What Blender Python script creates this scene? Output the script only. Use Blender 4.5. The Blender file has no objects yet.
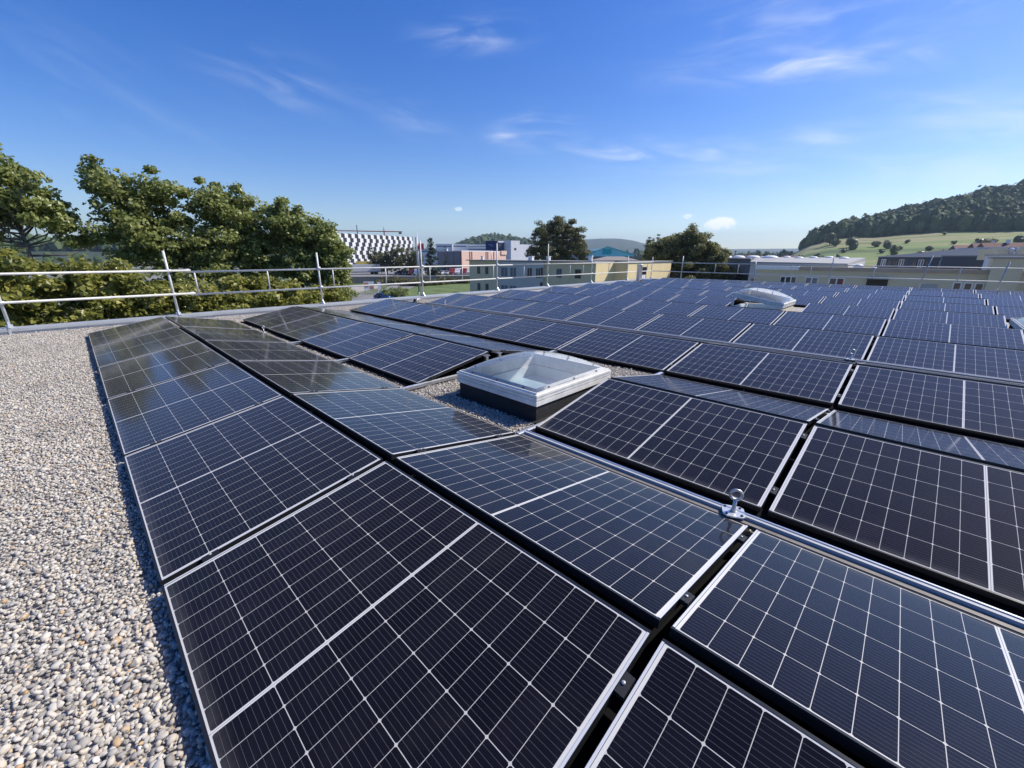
import bpy, bmesh, math, random
import numpy as np
from mathutils import Matrix, Vector, Euler
random.seed(7); RNG = np.random.default_rng(11)
SC = bpy.context.scene; COL = SC.collection
R = math.radians
# ------------------------------------------------------------------ camera
F_PX, PITCH, YAW, ROLL, EYE = 415.0849, .3007, .8004, -.0025, 1.3982
cam = bpy.data.cameras.new('camera'); cam.sensor_width = 36; cam.lens = 36 * F_PX / 1024
cam.clip_start = .05; cam.clip_end = 20000
co = bpy.data.objects.new('camera', cam); COL.objects.link(co)
co.matrix_world = Matrix.Translation((0, 0, EYE)) @ Matrix.Rotation(-YAW, 4, 'Z') @ Matrix.Rotation(math.pi/2 - PITCH, 4, 'X') @ Matrix.Rotation(-ROLL, 4, 'Z')
SC.camera = co
# ------------------------------------------------------------------ sky, sun, exposure
SUN_AZ, SUN_EL = R(122), R(44)          # azimuth clockwise from +Y
SKY_STRENGTH = .105; SUN_ENERGY = 4.2; EXPOSURE = .5
SC.view_settings.view_transform = 'Standard'; SC.view_settings.look = 'None'
SC.view_settings.gamma = 1; SC.view_settings.exposure = EXPOSURE; SC.view_settings.use_curve_mapping = False

def ray(px, py):
    X3 = (px-512)/F_PX; Y3 = (384-py)/F_PX
    cr, sr = math.cos(ROLL), math.sin(ROLL)
    a, b = X3*cr + Y3*sr, -X3*sr + Y3*cr
    cp, sp = math.cos(PITCH), math.sin(PITCH)
    d, z = cp + b*sp, -sp + b*cp
    c, s = math.cos(YAW), math.sin(YAW)
    return Vector((a*c + d*s, -a*s + d*c, z))
def spot(px, py, D):
    "a point at horizontal distance D from the viewer in a given direction"
    r = ray(px, py); t = D / math.hypot(r.x, r.y)
    return Vector((r.x*t, r.y*t, EYE + r.z*t))

world = bpy.data.worlds.new('World'); SC.world = world; world.use_nodes = True
class NT:
    def __init__(s, tree): s.t = tree; s.n = tree.nodes; s.l = tree.links
    def new(s, typ, **kw):
        n = s.n.new(typ)
        for k, v in kw.items(): setattr(n, k, v)
        return n
    def put(s, sock, v):
        if hasattr(v, 'is_linked'): s.l.new(v, sock)
        elif v is not None: sock.default_value = v
    def m(s, op, a, b=None, c=None, clamp=False):
        n = s.new('ShaderNodeMath', operation=op); n.use_clamp = clamp
        s.put(n.inputs[0], a)
        if b is not None: s.put(n.inputs[1], b)
        if c is not None: s.put(n.inputs[2], c)
        return n.outputs[0]
    def vm(s, op, a, b):
        n = s.new('ShaderNodeVectorMath', operation=op); s.put(n.inputs[0], a); s.put(n.inputs[1], b)
        return n.outputs['Value'] if op == 'DOT_PRODUCT' else n.outputs[0]
    def mix(s, f, a, b):
        n = s.new('ShaderNodeMix', data_type='RGBA'); s.put(n.inputs['Factor'], f)
        s.put(n.inputs[6], a); s.put(n.inputs[7], b); return n.outputs[2]
    def noise(s, vec, scale, detail=3, rough=.55, dist=0):
        n = s.new('ShaderNodeTexNoise'); s.put(n.inputs['Vector'], vec); n.inputs['Scale'].default_value = scale
        n.inputs['Detail'].default_value = detail; n.inputs['Roughness'].default_value = rough; n.inputs['Distortion'].default_value = dist
        return n.outputs[0]
    def ramp(s, f, pts):
        n = s.new('ShaderNodeValToRGB'); s.put(n.inputs[0], f); e = n.color_ramp.elements
        while len(e) < len(pts): e.new(.5)
        for el, (p, c) in zip(e, pts): el.position = p; el.color = c if len(c) == 4 else (*c, 1)
        return n.outputs[0]
    def ss(s, x, a, b):
        n = s.new('ShaderNodeMapRange', interpolation_type='SMOOTHSTEP'); s.put(n.inputs[0], x)
        n.inputs[1].default_value = a; n.inputs[2].default_value = b; return n.outputs[0]

def build_world():
    T = NT(world.node_tree); T.n.clear()
    sky = T.new('ShaderNodeTexSky'); sky.sky_type = 'NISHITA'; sky.sun_disc = False
    sky.sun_elevation = SUN_EL; sky.sun_rotation = SUN_AZ; sky.altitude = 300
    sky.air_density = 1.0; sky.dust_density = .6; sky.ozone_density = 2.2
    hs = T.new('ShaderNodeHueSaturation'); hs.inputs['Hue'].default_value = .519; hs.inputs['Saturation'].default_value = 1.47; hs.inputs['Value'].default_value = 1.1
    T.l.new(sky.outputs[0], hs.inputs['Color'])
    tc = T.new('ShaderNodeTexCoord'); d = tc.outputs['Generated']
    # wispy cirrus and one small cumulus, each around its own direction in the sky
    blobs = [  # px, py, half length, half height, tilt(deg), weight
        (478, 34, .08, .022, 4, .5), (795, 66, .15, .020, -6, .8), (650, 155, .13, .022, -8, .8), (100, 92, .16, .07, -25, .08),
        (280, 85, .09, .045, -10, .2), (410, 118, .07, .022, -12, .35), (535, 130, .07, .030, 0, .45), (830, 134, .06, .014, -5, .5),
        (990, 116, .12, .03, -14, .45), (880, 170, .30, .05, -8, .3), (830, 20, .20, .05, -4, .3), (740, 148, .10, .02, 0, .45), (505, 137, .03, .014, 0, .6)]
    tot = None
    for i, (px, py, a, b, tilt, w) in enumerate(blobs):
        c = ray(px, py).normalized(); h = Vector((0, 0, 1)).cross(c).normalized() * -1; v = h.cross(c).normalized()
        if v.z < 0: v = -v
        t1 = h*math.cos(R(tilt)) + v*math.sin(R(tilt)); t2 = -h*math.sin(R(tilt)) + v*math.cos(R(tilt))
        p, q = T.vm('DOT_PRODUCT', d, tuple(t1)), T.vm('DOT_PRODUCT', d, tuple(t2))
        comb = T.new('ShaderNodeCombineXYZ'); T.l.new(T.m('MULTIPLY', p, 7.), comb.inputs[0]); T.l.new(T.m('MULTIPLY', q, 30.), comb.inputs[1]); comb.inputs[2].default_value = i*3.7
        n = T.ss(T.noise(comb.outputs[0], 1.0, 4, .52, .6), .38, .82)
        front = T.m('GREATER_THAN', T.vm('DOT_PRODUCT', d, tuple(c)), .3)
        e = T.m('ADD', T.m('POWER', T.m('ABSOLUTE', T.m('DIVIDE', p, a)), 2.), T.m('POWER', T.m('ABSOLUTE', T.m('DIVIDE', q, b)), 2.))
        g = T.m('MULTIPLY', T.m('MULTIPLY', T.m('EXPONENT', T.m('MULTIPLY', e, -1.)), n), T.m('MULTIPLY', front, w))
        tot = g if tot is None else T.m('ADD', tot, g)
    for i, (px, py, a, b, w) in enumerate([(722, 223, .034, .014, .95), (688, 216, .012, .006, .5), (458, 209, .010, .005, .4)]):
        c = ray(px, py).normalized(); h = Vector((0, 0, 1)).cross(c).normalized(); v = c.cross(h)
        p, q = T.vm('DOT_PRODUCT', d, tuple(h)), T.vm('DOT_PRODUCT', d, tuple(v))
        e = T.m('ADD', T.m('POWER', T.m('ABSOLUTE', T.m('DIVIDE', p, a)), 2.), T.m('POWER', T.m('ABSOLUTE', T.m('DIVIDE', q, b)), 2.))
        n = T.m('MULTIPLY', T.m('SUBTRACT', T.noise(d, 55, 4, .6), .5), 3.)
        front = T.m('GREATER_THAN', T.vm('DOT_PRODUCT', d, tuple(c)), .3)
        g = T.m('MULTIPLY', T.ss(T.m('SUBTRACT', n, T.m('SUBTRACT', e, .8)), -.2, .55), T.m('MULTIPLY', front, w))
        cum = g if i == 0 else T.m('ADD', cum, g)
    tot = T.m('MINIMUM', tot, .9)
    col = T.mix(tot, hs.outputs[0], (7.2, 7.5, 8.0, 1)); col = T.mix(T.m('MINIMUM', cum, .9), col, (10., 9.9, 9.8, 1))
    bg = T.new('ShaderNodeBackground'); T.l.new(col, bg.inputs[0]); bg.inputs[1].default_value = SKY_STRENGTH
    o = T.new('ShaderNodeOutputWorld'); T.l.new(bg.outputs[0], o.inputs[0])
build_world()
sl = bpy.data.lights.new('sun', 'SUN'); sl.energy = SUN_ENERGY; sl.angle = R(.5); sl.color = (1, .94, .83)
so = bpy.data.objects.new('sun', sl); COL.objects.link(so)
sd = Vector((math.sin(SUN_AZ)*math.cos(SUN_EL), math.cos(SUN_AZ)*math.cos(SUN_EL), math.sin(SUN_EL)))
so.rotation_euler = (-sd).to_track_quat('-Z', 'Y').to_euler(); so.location = (0, 0, 60)

# ------------------------------------------------------------------ helpers
def tag(o, label, cat, group=None, kind=None):
    if label: o['label'] = label
    if cat: o['category'] = cat
    if group: o['group'] = group
    if kind: o['kind'] = kind
    return o
def thing(name, label, cat, loc=(0, 0, 0), rz=0, group=None):
    o = bpy.data.objects.new(name, None); COL.objects.link(o); o.empty_display_size = .2
    o.location = loc; o.rotation_euler = (0, 0, rz); return tag(o, label, cat, group)
def link(name, me, mats, parent=None):
    if mats and not me.materials:
        for m in (mats if isinstance(mats, (list, tuple)) else [mats]): me.materials.append(m)
    o = bpy.data.objects.new(name, me); COL.objects.link(o); o.parent = parent; return o
class MB:
    def __init__(s): s.v = []; s.f = []; s.mi = []; s.mat = 0; s.sm = []; s.smooth = False
    def add(s, vs, fs):
        b = len(s.v); s.v += [tuple(v) for v in vs]
        for f in fs: s.f.append(tuple(b+i for i in f)); s.mi.append(s.mat); s.sm.append(s.smooth)
    def box(s, x0, y0, z0, x1, y1, z1):
        s.add([(x0,y0,z0),(x1,y0,z0),(x1,y1,z0),(x0,y1,z0),(x0,y0,z1),(x1,y0,z1),(x1,y1,z1),(x0,y1,z1)],
              [(0,3,2,1),(4,5,6,7),(0,1,5,4),(1,2,6,5),(2,3,7,6),(3,0,4,7)]); return s
    def prism(s, poly, z0, z1):
        n = len(poly); s.add([(x,y,z0) for x,y in poly]+[(x,y,z1) for x,y in poly],
            [tuple(range(n))[::-1], tuple(range(n,2*n))]+[(i,(i+1)%n,n+(i+1)%n,n+i) for i in range(n)]); return s
    def extr(s, prof, y0, y1):
        "profile in xz pushed along y"
        n = len(prof); s.add([(x,y0,z) for x,z in prof]+[(x,y1,z) for x,z in prof],
            [tuple(range(n)), tuple(range(n,2*n))[::-1]]+[(i,n+i,n+(i+1)%n,(i+1)%n) for i in range(n)]); return s
    def tube(s, pts, r, n=8, close=False):
        pts = [Vector(p) for p in pts]; k = len(pts); rs = r if isinstance(r, (list, tuple)) else [r]*k
        vs = []
        for i, p in enumerate(pts):
            if close: d = pts[(i+1) % k]-pts[i-1]
            else: d = pts[min(i+1, k-1)]-pts[max(i-1, 0)]
            q = d.to_track_quat('Z', 'Y')
            for j in range(n):
                a = 2*math.pi*j/n; vs.append(p + q @ Vector((math.cos(a)*rs[i], math.sin(a)*rs[i], 0)))
        fs = []
        for i in range(k if close else k-1):
            for j in range(n): fs.append((i*n+j, i*n+(j+1) % n, ((i+1) % k)*n+(j+1) % n, ((i+1) % k)*n+j))
        if not close: fs += [tuple(range(n))[::-1], tuple((k-1)*n+j for j in range(n))]
        sm = s.smooth; s.smooth = True; s.add(vs, fs); s.smooth = sm; return s
    def lathe(s, prof, n=20, c=(0, 0, 0)):
        vs = [(c[0]+r*math.cos(2*math.pi*j/n), c[1]+r*math.sin(2*math.pi*j/n), c[2]+z) for r, z in prof for j in range(n)]
        fs = [(i*n+j, i*n+(j+1) % n, (i+1)*n+(j+1) % n, (i+1)*n+j) for i in range(len(prof)-1) for j in range(n)]
        fs += [tuple(range(n))[::-1], tuple((len(prof)-1)*n+j for j in range(n))]
        sm = s.smooth; s.smooth = True; s.add(vs, fs); s.smooth = sm; return s
    def mesh(s, name):
        me = bpy.data.meshes.new(name); me.from_pydata(s.v, [], s.f)
        me.polygons.foreach_set('material_index', s.mi); me.polygons.foreach_set('use_smooth', s.sm); me.update(); return me
    def build(s, name, mats, parent=None): return link(name, s.mesh(name), mats, parent)
def np_mesh(name, V, Fc, smooth=False, attr=None):
    "V (n,3), Fc (m,k) -> mesh; attr: per-vertex float"
    me = bpy.data.meshes.new(name); n, (m, k) = len(V), Fc.shape
    me.vertices.add(n); me.vertices.foreach_set('co', np.ascontiguousarray(V, np.float32).ravel())
    me.loops.add(m*k); me.loops.foreach_set('vertex_index', np.ascontiguousarray(Fc, np.int32).ravel())
    me.polygons.add(m); me.polygons.foreach_set('loop_start', np.arange(0, m*k, k, dtype=np.int32))
    me.polygons.foreach_set('use_smooth', np.full(m, smooth))
    if attr is not None:
        a = me.attributes.new('vary', 'FLOAT', 'POINT'); a.data.foreach_set('value', np.ascontiguousarray(attr, np.float32))
    me.update(calc_edges=True); return me

# ------------------------------------------------------------------ materials
MATS = {}
def mat(name, col, rough=.6, metal=0, spec=.5, var=0, scale=8, bump=0, bscale=40):
    if name in MATS: return MATS[name]
    m = bpy.data.materials.new(name); m.use_nodes = True; T = NT(m.node_tree); p = T.n['Principled BSDF']
    p.inputs['Roughness'].default_value = rough; p.inputs['Metallic'].default_value = metal; p.inputs['Specular IOR Level'].default_value = spec
    c = (*col, 1)
    tc = T.new('ShaderNodeTexCoord').outputs['Object']
    if var:
        n = T.noise(tc, scale, 4, .6)
        T.l.new(T.ramp(n, [(.3, tuple(x*(1-var) for x in col)), (.7, tuple(min(1, x*(1+var)) for x in col))]), p.inputs['Base Color'])
    else: p.inputs['Base Color'].default_value = c
    if bump:
        b = T.new('ShaderNodeBump'); b.inputs['Strength'].default_value = bump; b.inputs['Distance'].default_value = .02
        T.l.new(T.noise(tc, bscale, 4, .6), b.inputs['Height']); T.l.new(b.outputs[0], p.inputs['Normal'])
    MATS[name] = m; return m
def leaf_mat(name, dark, mid, light, rough=.5, trans=.35):
    m = bpy.data.materials.new(name); m.use_nodes = True; T = NT(m.node_tree); p = T.n['Principled BSDF']; out = T.n['Material Output']
    a = T.new('ShaderNodeAttribute'); a.attribute_name = 'vary'
    col = T.ramp(a.outputs['Fac'], [(0, dark), (.55, mid), (1, light)])
    T.l.new(col, p.inputs['Base Color']); p.inputs['Roughness'].default_value = rough; p.inputs['Specular IOR Level'].default_value = .4
    tr = T.new('ShaderNodeBsdfTranslucent'); T.l.new(col, tr.inputs[0])
    mx = T.new('ShaderNodeMixShader'); mx.inputs[0].default_value = trans
    T.l.new(p.outputs[0], mx.inputs[1]); T.l.new(tr.outputs[0], mx.inputs[2]); T.l.new(mx.outputs[0], out.inputs[0]); return m
ALU = mat('aluminium', (.74, .75, .77), .34, 1, var=.06, scale=25)
GALV = mat('galvanised_steel', (.62, .64, .66), .42, .55, var=.12, scale=30)
FRAME = mat('panel_frame_black', (.022, .023, .025), .34, .25, .6)
STEEL = mat('bright_steel', (.62, .61, .58), .42, .8)
BLACKPL = mat('black_plastic', (.015, .015, .016), .5)
COPING = mat('coping_sheet', (.42, .44, .46), .5, .2, var=.12, scale=2)
MEMB = mat('roof_membrane', (.55, .56, .58), .7, var=.12, scale=3)
CONC = mat('render_wall', (.5, .48, .44), .9, var=.1, scale=1)
BARK = mat('bark', (.13, .115, .095), .9, var=.3, scale=6)
WHITE = mat('white_paint', (.78, .78, .77), .5, var=.05, scale=5)
OFFW = mat('offwhite_wall', (.66, .67, .69), .8, var=.08, scale=.5)
DARKGLASS = mat('window_glass', (.03, .036, .042), .08, 0, .6)
BLUEGLASS = mat('window_glass_blue', (.10, .14, .18), .08, 0, .6)
TYRE = mat('tyre_rubber', (.02, .02, .02), .8)

def cell_mat():
    m = bpy.data.materials.new('solar_cells'); m.use_nodes = True; T = NT(m.node_tree); p = T.n['Principled BSDF']
    tc = T.new('ShaderNodeTexCoord').outputs['Object']; s = T.new('ShaderNodeSeparateXYZ'); T.l.new(tc, s.inputs[0]); x, y = s.outputs[0], s.outputs[1]
    px_, py_ = .1835, .0925
    xs = T.m('DIVIDE', T.m('SUBTRACT', x, .0165), px_)
    yh = T.m('ABSOLUTE', T.m('SUBTRACT', y, .861)); ys = T.m('DIVIDE', T.m('SUBTRACT', yh, .0065), py_)
    dx = T.m('MULTIPLY', T.m('SUBTRACT', .5, T.m('ABSOLUTE', T.m('SUBTRACT', T.m('FRACT', xs), .5))), px_)
    dy = T.m('MULTIPLY', T.m('SUBTRACT', .5, T.m('ABSOLUTE', T.m('SUBTRACT', T.m('FRACT', ys), .5))), py_)
    lx = T.m('LESS_THAN', dx, .0012); ly = T.m('LESS_THAN', dy, .0010); dia = T.m('LESS_THAN', T.m('ADD', dx, dy), .007)
    ox = T.m('GREATER_THAN', T.m('ABSOLUTE', T.m('SUBTRACT', x, .567)), .5505)
    oy = T.m('GREATER_THAN', T.m('ABSOLUTE', T.m('SUBTRACT', yh, .42275)), .41625)
    white = T.m('MAXIMUM', T.m('MAXIMUM', T.m('MAXIMUM', lx, ly), dia), T.m('MAXIMUM', ox, oy))
    fb = T.m('ABSOLUTE', T.m('SUBTRACT', T.m('FRACT', T.m('MULTIPLY', xs, 10.)), .5)); bus = T.m('GREATER_THAN', fb, .472)
    # every cell a hair different in tone, and a film of dust
    cid = T.new('ShaderNodeCombineXYZ'); T.l.new(T.m('FLOOR', xs), cid.inputs[0]); T.l.new(T.m('FLOOR', T.m('DIVIDE', T.m('SUBTRACT', y, .861), py_)), cid.inputs[1])
    oi = T.new('ShaderNodeObjectInfo'); T.l.new(T.m('MULTIPLY', oi.outputs['Random'], 50.), cid.inputs[2])
    wn = T.new('ShaderNodeTexWhiteNoise'); T.l.new(cid.outputs[0], wn.inputs[0])
    cell = T.mix(wn.outputs[0], (.0026, .0021, .0038, 1), (.0052, .0040, .0072, 1)); cell = T.mix(T.m('MULTIPLY', oi.outputs['Random'], .35), cell, (.0078, .0060, .0100, 1))
    cell = T.mix(bus, cell, (.08, .078, .082, 1))
    dust = T.m('MULTIPLY', T.ss(T.noise(tc, 2.2, 6, .7), .45, .8), .02)
    dust = T.m('ADD', T.m('ADD', dust, .002), T.m('MULTIPLY', T.m('MULTIPLY', T.ss(x, .075, .008), T.noise(tc, 14, 4, .7)), .16))
    edge = T.m('MAXIMUM', ox, oy); c = T.mix(white, cell, T.mix(edge, (.52, .50, .46, 1), (.64, .62, .58, 1))); c = T.mix(T.m('LESS_THAN', yh, .0011), c, (.22, .22, .22, 1)); c = T.mix(dust, c, (.42, .40, .37, 1))
    vo = T.new('ShaderNodeTexVoronoi'); vo.inputs['Scale'].default_value = 3.1; va = T.new('ShaderNodeVectorMath', operation='ADD'); T.l.new(tc, va.inputs[0]); cr = T.new('ShaderNodeCombineXYZ'); T.l.new(T.m('MULTIPLY', oi.outputs['Random'], 60.), cr.inputs[0]); T.l.new(cr.outputs[0], va.inputs[1]); T.l.new(va.outputs[0], vo.inputs['Vector'])
    sp = T.new('ShaderNodeSeparateColor'); T.l.new(vo.outputs['Color'], sp.inputs[0])
    spot_ = T.m('MULTIPLY', T.m('LESS_THAN', T.m('ADD', vo.outputs['Distance'], T.m('MULTIPLY', T.noise(tc, 120, 2, .5), .012)), T.m('MULTIPLY_ADD', sp.outputs[1], .012, .008)), T.m('GREATER_THAN', sp.outputs[0], .72))
    c = T.mix(T.m('MULTIPLY', spot_, .55), c, (.45, .44, .40, 1))
    T.l.new(c, p.inputs['Base Color'])
    T.l.new(T.m('ADD', .07, T.m('MULTIPLY', T.noise(tc, 3.1, 4, .6), .06)), p.inputs['Roughness'])
    p.inputs['Sheen Weight'].default_value = .09; p.inputs['Sheen Roughness'].default_value = .45; p.inputs['IOR'].default_value = 1.31; p.inputs['Specular IOR Level'].default_value = .5
    return m
CELLS = cell_mat()
LIP_GLINT = mat('panel_lip_glint', (.66, .66, .66), .4, .2)  # pale colour paints the sun glint on the short frame ends
BACK = mat('panel_backsheet', (.6, .6, .6), .7)

def stone_mat():
    m = bpy.data.materials.new('pebble_stone'); m.use_nodes = True; T = NT(m.node_tree); p = T.n['Principled BSDF']
    a = T.new('ShaderNodeAttribute'); a.attribute_name = 'vary'
    c = T.ramp(a.outputs['Fac'], [(0, (.16, .15, .14)), (.14, (.33, .305, .275)), (.4, (.50, .465, .41)), (.62, (.63, .585, .505)), (.80, (.58, .50, .385)), (.9, (.74, .70, .63)), (.97, (.52, .33, .15)), (1, (.83, .81, .76))])
    tc = T.new('ShaderNodeTexCoord').outputs['Object']
    c = T.mix(T.m('MULTIPLY', T.noise(tc, 160, 3, .6), .42), c, (.27, .245, .215, 1)); c = T.mix(T.m('MULTIPLY', T.ss(T.noise(tc, 1.3, 5, .65), .48, .72), .35), c, (.20, .175, .14, 1))
    T.l.new(c, p.inputs['Base Color']); p.inputs['Roughness'].default_value = .75; return m
def gravel_mat():
    m = bpy.data.materials.new('gravel_bed'); m.use_nodes = True; T = NT(m.node_tree); p = T.n['Principled BSDF']
    tc = T.new('ShaderNodeTexCoord').outputs['Object']
    v = T.new('ShaderNodeTexVoronoi'); v.inputs['Scale'].default_value = 38; T.l.new(tc, v.inputs['Vector'])
    sp = T.new('ShaderNodeSeparateColor'); T.l.new(v.outputs['Color'], sp.inputs[0])
    c = T.ramp(sp.outputs[0], [(0, (.16, .15, .14)), (.3, (.36, .33, .29)), (.6, (.48, .44, .38)), (.85, (.44, .38, .29)), (1, (.66, .65, .62))])
    T.l.new(c, p.inputs['Base Color']); p.inputs['Roughness'].default_value = .85
    b = T.new('ShaderNodeBump'); b.inputs['Strength'].default_value = 1; b.inputs['Distance'].default_value = .015; b.invert = True
    T.l.new(v.outputs['Distance'], b.inputs['Height']); T.l.new(b.outputs[0], p.inputs['Normal']); return m

# ------------------------------------------------------------------ the array's geometry (measured from the photograph)
L, W, GAP, TH, RG, VG, U0, V0 = 1.722, 1.134, .0391, .1757, .0618, .219, .4169, -.015
CW, TZ = W*math.cos(TH), W*math.sin(TH); PER = 2*CW + RG + VG; GZ = -.072     # gravel level
def row_low(n): return V0 + ((n-1)//2)*PER + (0 if n % 2 else 2*CW + RG)
def u_near(k): return U0 + (k-1)*(L+GAP)
X_END, Y_END, Y_NEAR = 25.15, 12.3, -6.0
# ================================================================== SETTING
GROUND_Z = -8.0
def ground_mat():
    m = bpy.data.materials.new('ground'); m.use_nodes = True; T = NT(m.node_tree); p = T.n['Principled BSDF']
    tc = T.new('ShaderNodeTexCoord').outputs['Object']
    n1 = T.noise(tc, .012, 5, .6); n2 = T.noise(tc, .15, 4, .6)
    g = T.ramp(n2, [(.3, (.06, .08, .03)), (.7, (.13, .15, .05))]); a = T.ramp(n2, [(.3, (.16, .155, .15)), (.7, (.26, .25, .23))])
    T.l.new(T.mix(T.ss(n1, .46, .54), g, a), p.inputs['Base Color']); p.inputs['Roughness'].default_value = .95; return m
mb = MB(); N = 64; mb.add([(9000*math.cos(2*math.pi*i/N), 9000*math.sin(2*math.pi*i/N), GROUND_Z) for i in range(N)], [tuple(range(N))])
tag(mb.build('ground', ground_mat()), 'flat valley floor of fields and yards below the roof', 'ground', kind='structure')
GRASS = mat('grass', (.11, .155, .04), .9, var=.45, scale=.25)
ASPH = mat('asphalt', (.22, .215, .21), .9, var=.15, scale=.6)
def sheet(name, pts, z, m, label, cat):
    b = MB(); b.add([(p[0], p[1], z) for p in pts], [tuple(range(len(pts)))])
    return tag(b.build(name, m), label, cat, kind='structure')
def gp(px, py, z=GROUND_Z):
    r = ray(px, py); t = (z-EYE)/r.z; return (r.x*t, r.y*t)
def strip(name, left, right, z, m, label, cat):
    b = MB(); n = len(left); b.add([(p[0], p[1], z) for p in left]+[(p[0], p[1], z) for p in right], [(i, i+1, n+i+1, n+i) for i in range(n-1)])
    return tag(b.build(name, m), label, cat, kind='structure')
strip('road', [gp(352, 330), gp(366, 300), gp(380, 291), gp(393, 284.5), gp(410, 281), gp(432, 278.5), gp(465, 277)], [gp(404, 330), gp(396, 300), gp(405, 291), gp(416, 286), gp(430, 282.8), gp(446, 280.6), gp(478, 279)], GROUND_Z+.02, ASPH, 'curved pale asphalt road between the bushes and the lawn', 'road')
sheet('lawn', [gp(396, 300.5), gp(405, 291.5), gp(416, 286.5), gp(430, 283.3), gp(446, 281), gp(478, 279.4), gp(500, 284), gp(505, 300)], GROUND_Z+.016, GRASS, 'green lawn beside the curved road left of the olive building', 'lawn')
YARD_Z = -5.7
b = MB(); b.prism([spot(300, 256, 158)[:2], spot(508, 256, 158)[:2], spot(508, 256, 330)[:2], spot(300, 256, 330)[:2]], GROUND_Z-.5, YARD_Z); tag(b.build('yard', ASPH), 'paved raised yard with parked vehicles in front of the patterned building', 'yard', kind='structure')
sheet('footpath', [gp(300, 301), gp(352, 293), gp(380, 288), gp(380, 284), gp(345, 287), gp(300, 292)], GROUND_Z+.012, mat('pale_path', (.36, .33, .28), .95, var=.1, scale=.4), 'pale path crossing the grass behind the leafy trees', 'path')

# our own roof
hb = thing('flat_roof_building', 'flat roofed building under the solar array with gravel roof and metal parapet', 'building', (0, 0, GROUND_Z))
hz = -GROUND_Z
MB().box(-3.4, Y_NEAR-.6, 0, X_END+.45, Y_END+.36, hz+GZ-.03).build('wall', CONC, hb)
b = MB(); b.box(-3.4, Y_END, hz+GZ-.03, X_END+.45, Y_END+.36, hz-.012); b.box(X_END, Y_NEAR-.6, hz+GZ-.03, X_END+.45, Y_END, hz-.012)
b.box(-3.4, Y_NEAR-.6, hz+GZ-.03, -3.0, Y_END, hz-.012); b.box(-3.0, Y_NEAR-.6, hz+GZ-.03, X_END, Y_NEAR-.2, hz-.012); b.build('parapet', MEMB, hb)
b = MB(); x = -3.43
while x < X_END+.4:                                                     # coping in sheets with small joints
    x1 = min(x+2.4, X_END+.48); b.box(x+.004, Y_END-.03, hz-.012, x1-.004, Y_END+.42, hz+.035+random.uniform(-.003, .003)); x = x1
y = Y_END-.034
while y > Y_NEAR-.2:
    y1 = y-2.4; b.box(X_END-.03, y1+.004, hz-.012, X_END+.48, y-.004, hz+.035+random.uniform(-.003, .003)); y = y1
b.build('coping', COPING, hb)
GRAV = gravel_mat()
b = MB(); b.box(-3.0, Y_NEAR-.2, GZ-.025, X_END, Y_END, GZ); tag(b.build('gravel_roof', GRAV), 'flat roof covered with a bed of small pale gravel', 'roof', kind='structure')

def pebbles():
    bm = bmesh.new(); bmesh.ops.create_icosphere(bm, subdivisions=2, radius=1)
    hv = np.array([v.co[:] for v in bm.verts]); hf = np.array([[v.index for v in f.verts] for f in bm.faces]); bm.free()
    bm = bmesh.new(); bmesh.ops.create_icosphere(bm, subdivisions=1, radius=1)
    lv = np.array([v.co[:] for v in bm.verts]); lf = np.array([[v.index for v in f.verts] for f in bm.faces]); bm.free()
    VV, FF, AA = [], [], []; base = 0
    def area(x0, x1, y0, y1, pitch, hi, skip=None):
        nonlocal base
        xs, ys = np.meshgrid(np.arange(x0, x1, pitch), np.arange(y0, y1, pitch)); P = np.stack([xs.ravel(), ys.ravel()], 1)
        P = P + RNG.uniform(-.6, .6, P.shape)*pitch
        if skip is not None: P = P[~skip(P)]
        n = len(P); tv, tf = (hv, hf) if hi else (lv, lf); k = len(tv)
        sz = RNG.lognormal(0, .30, n)*.0078
        ax = np.stack([sz*RNG.uniform(.85, 1.45, n), sz*RNG.uniform(.75, 1.1, n), sz*RNG.uniform(.5, .8, n)], 1)
        q = RNG.normal(size=(n, 4)); q[:, 1:3] *= .35; q /= np.linalg.norm(q, axis=1, keepdims=True); w, a, b_, c = q.T
        M = np.stack([1-2*(b_*b_+c*c), 2*(a*b_-c*w), 2*(a*c+b_*w), 2*(a*b_+c*w), 1-2*(a*a+c*c), 2*(b_*c-a*w), 2*(a*c-b_*w), 2*(b_*c+a*w), 1-2*(a*a+b_*b_)], 1).reshape(n, 3, 3)
        lump = 1+RNG.uniform(-.13, .13, (n, k))
        V = np.einsum('nij,nkj->nki', M, tv[None]*lump[:, :, None]*ax[:, None, :])
        V[:, :, 0] += P[:, None, 0]; V[:, :, 1] += P[:, None, 1]; V[:, :, 2] += (GZ + RNG.uniform(-.002, .016, n))[:, None]
        VV.append(V.reshape(-1, 3)); FF.append((tf[None]+(np.arange(n)*k)[:, None, None]).reshape(-1, 3)+base); base += n*k
        AA.append(np.repeat(RNG.random(n), k))
    area(-1.3, .06, .3, 2.2, .0135, True); area(-1.5, .06, 2.2, 6, .0138, False); area(-1.8, .06, 6, 12.3, .0175, False)
    area(2.2, 5.1, 2.1, 4.0, .017, False, lambda P: (P[:, 0] > 2.7) & (P[:, 0] < 3.85) & (P[:, 1] > 2.32) & (P[:, 1] < 3.35))
    area(2.26, 2.52, 4.0, 12.3, .024, False); area(4.75, 5.05, 1.2, 2.1, .024, False); area(2.26, 2.52, -1.2, 2.1, .022, False)
    area(0, 9, 10.98, 12.3, .03, False)
    me = np_mesh('pebble_layer', np.concatenate(VV), np.concatenate(FF), True, np.concatenate(AA))
    tag(link('pebble_layer', me, stone_mat()), 'loose rounded grey and beige pebbles on the roof beside the solar panels', 'gravel', kind='stuff')
pebbles()

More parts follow.
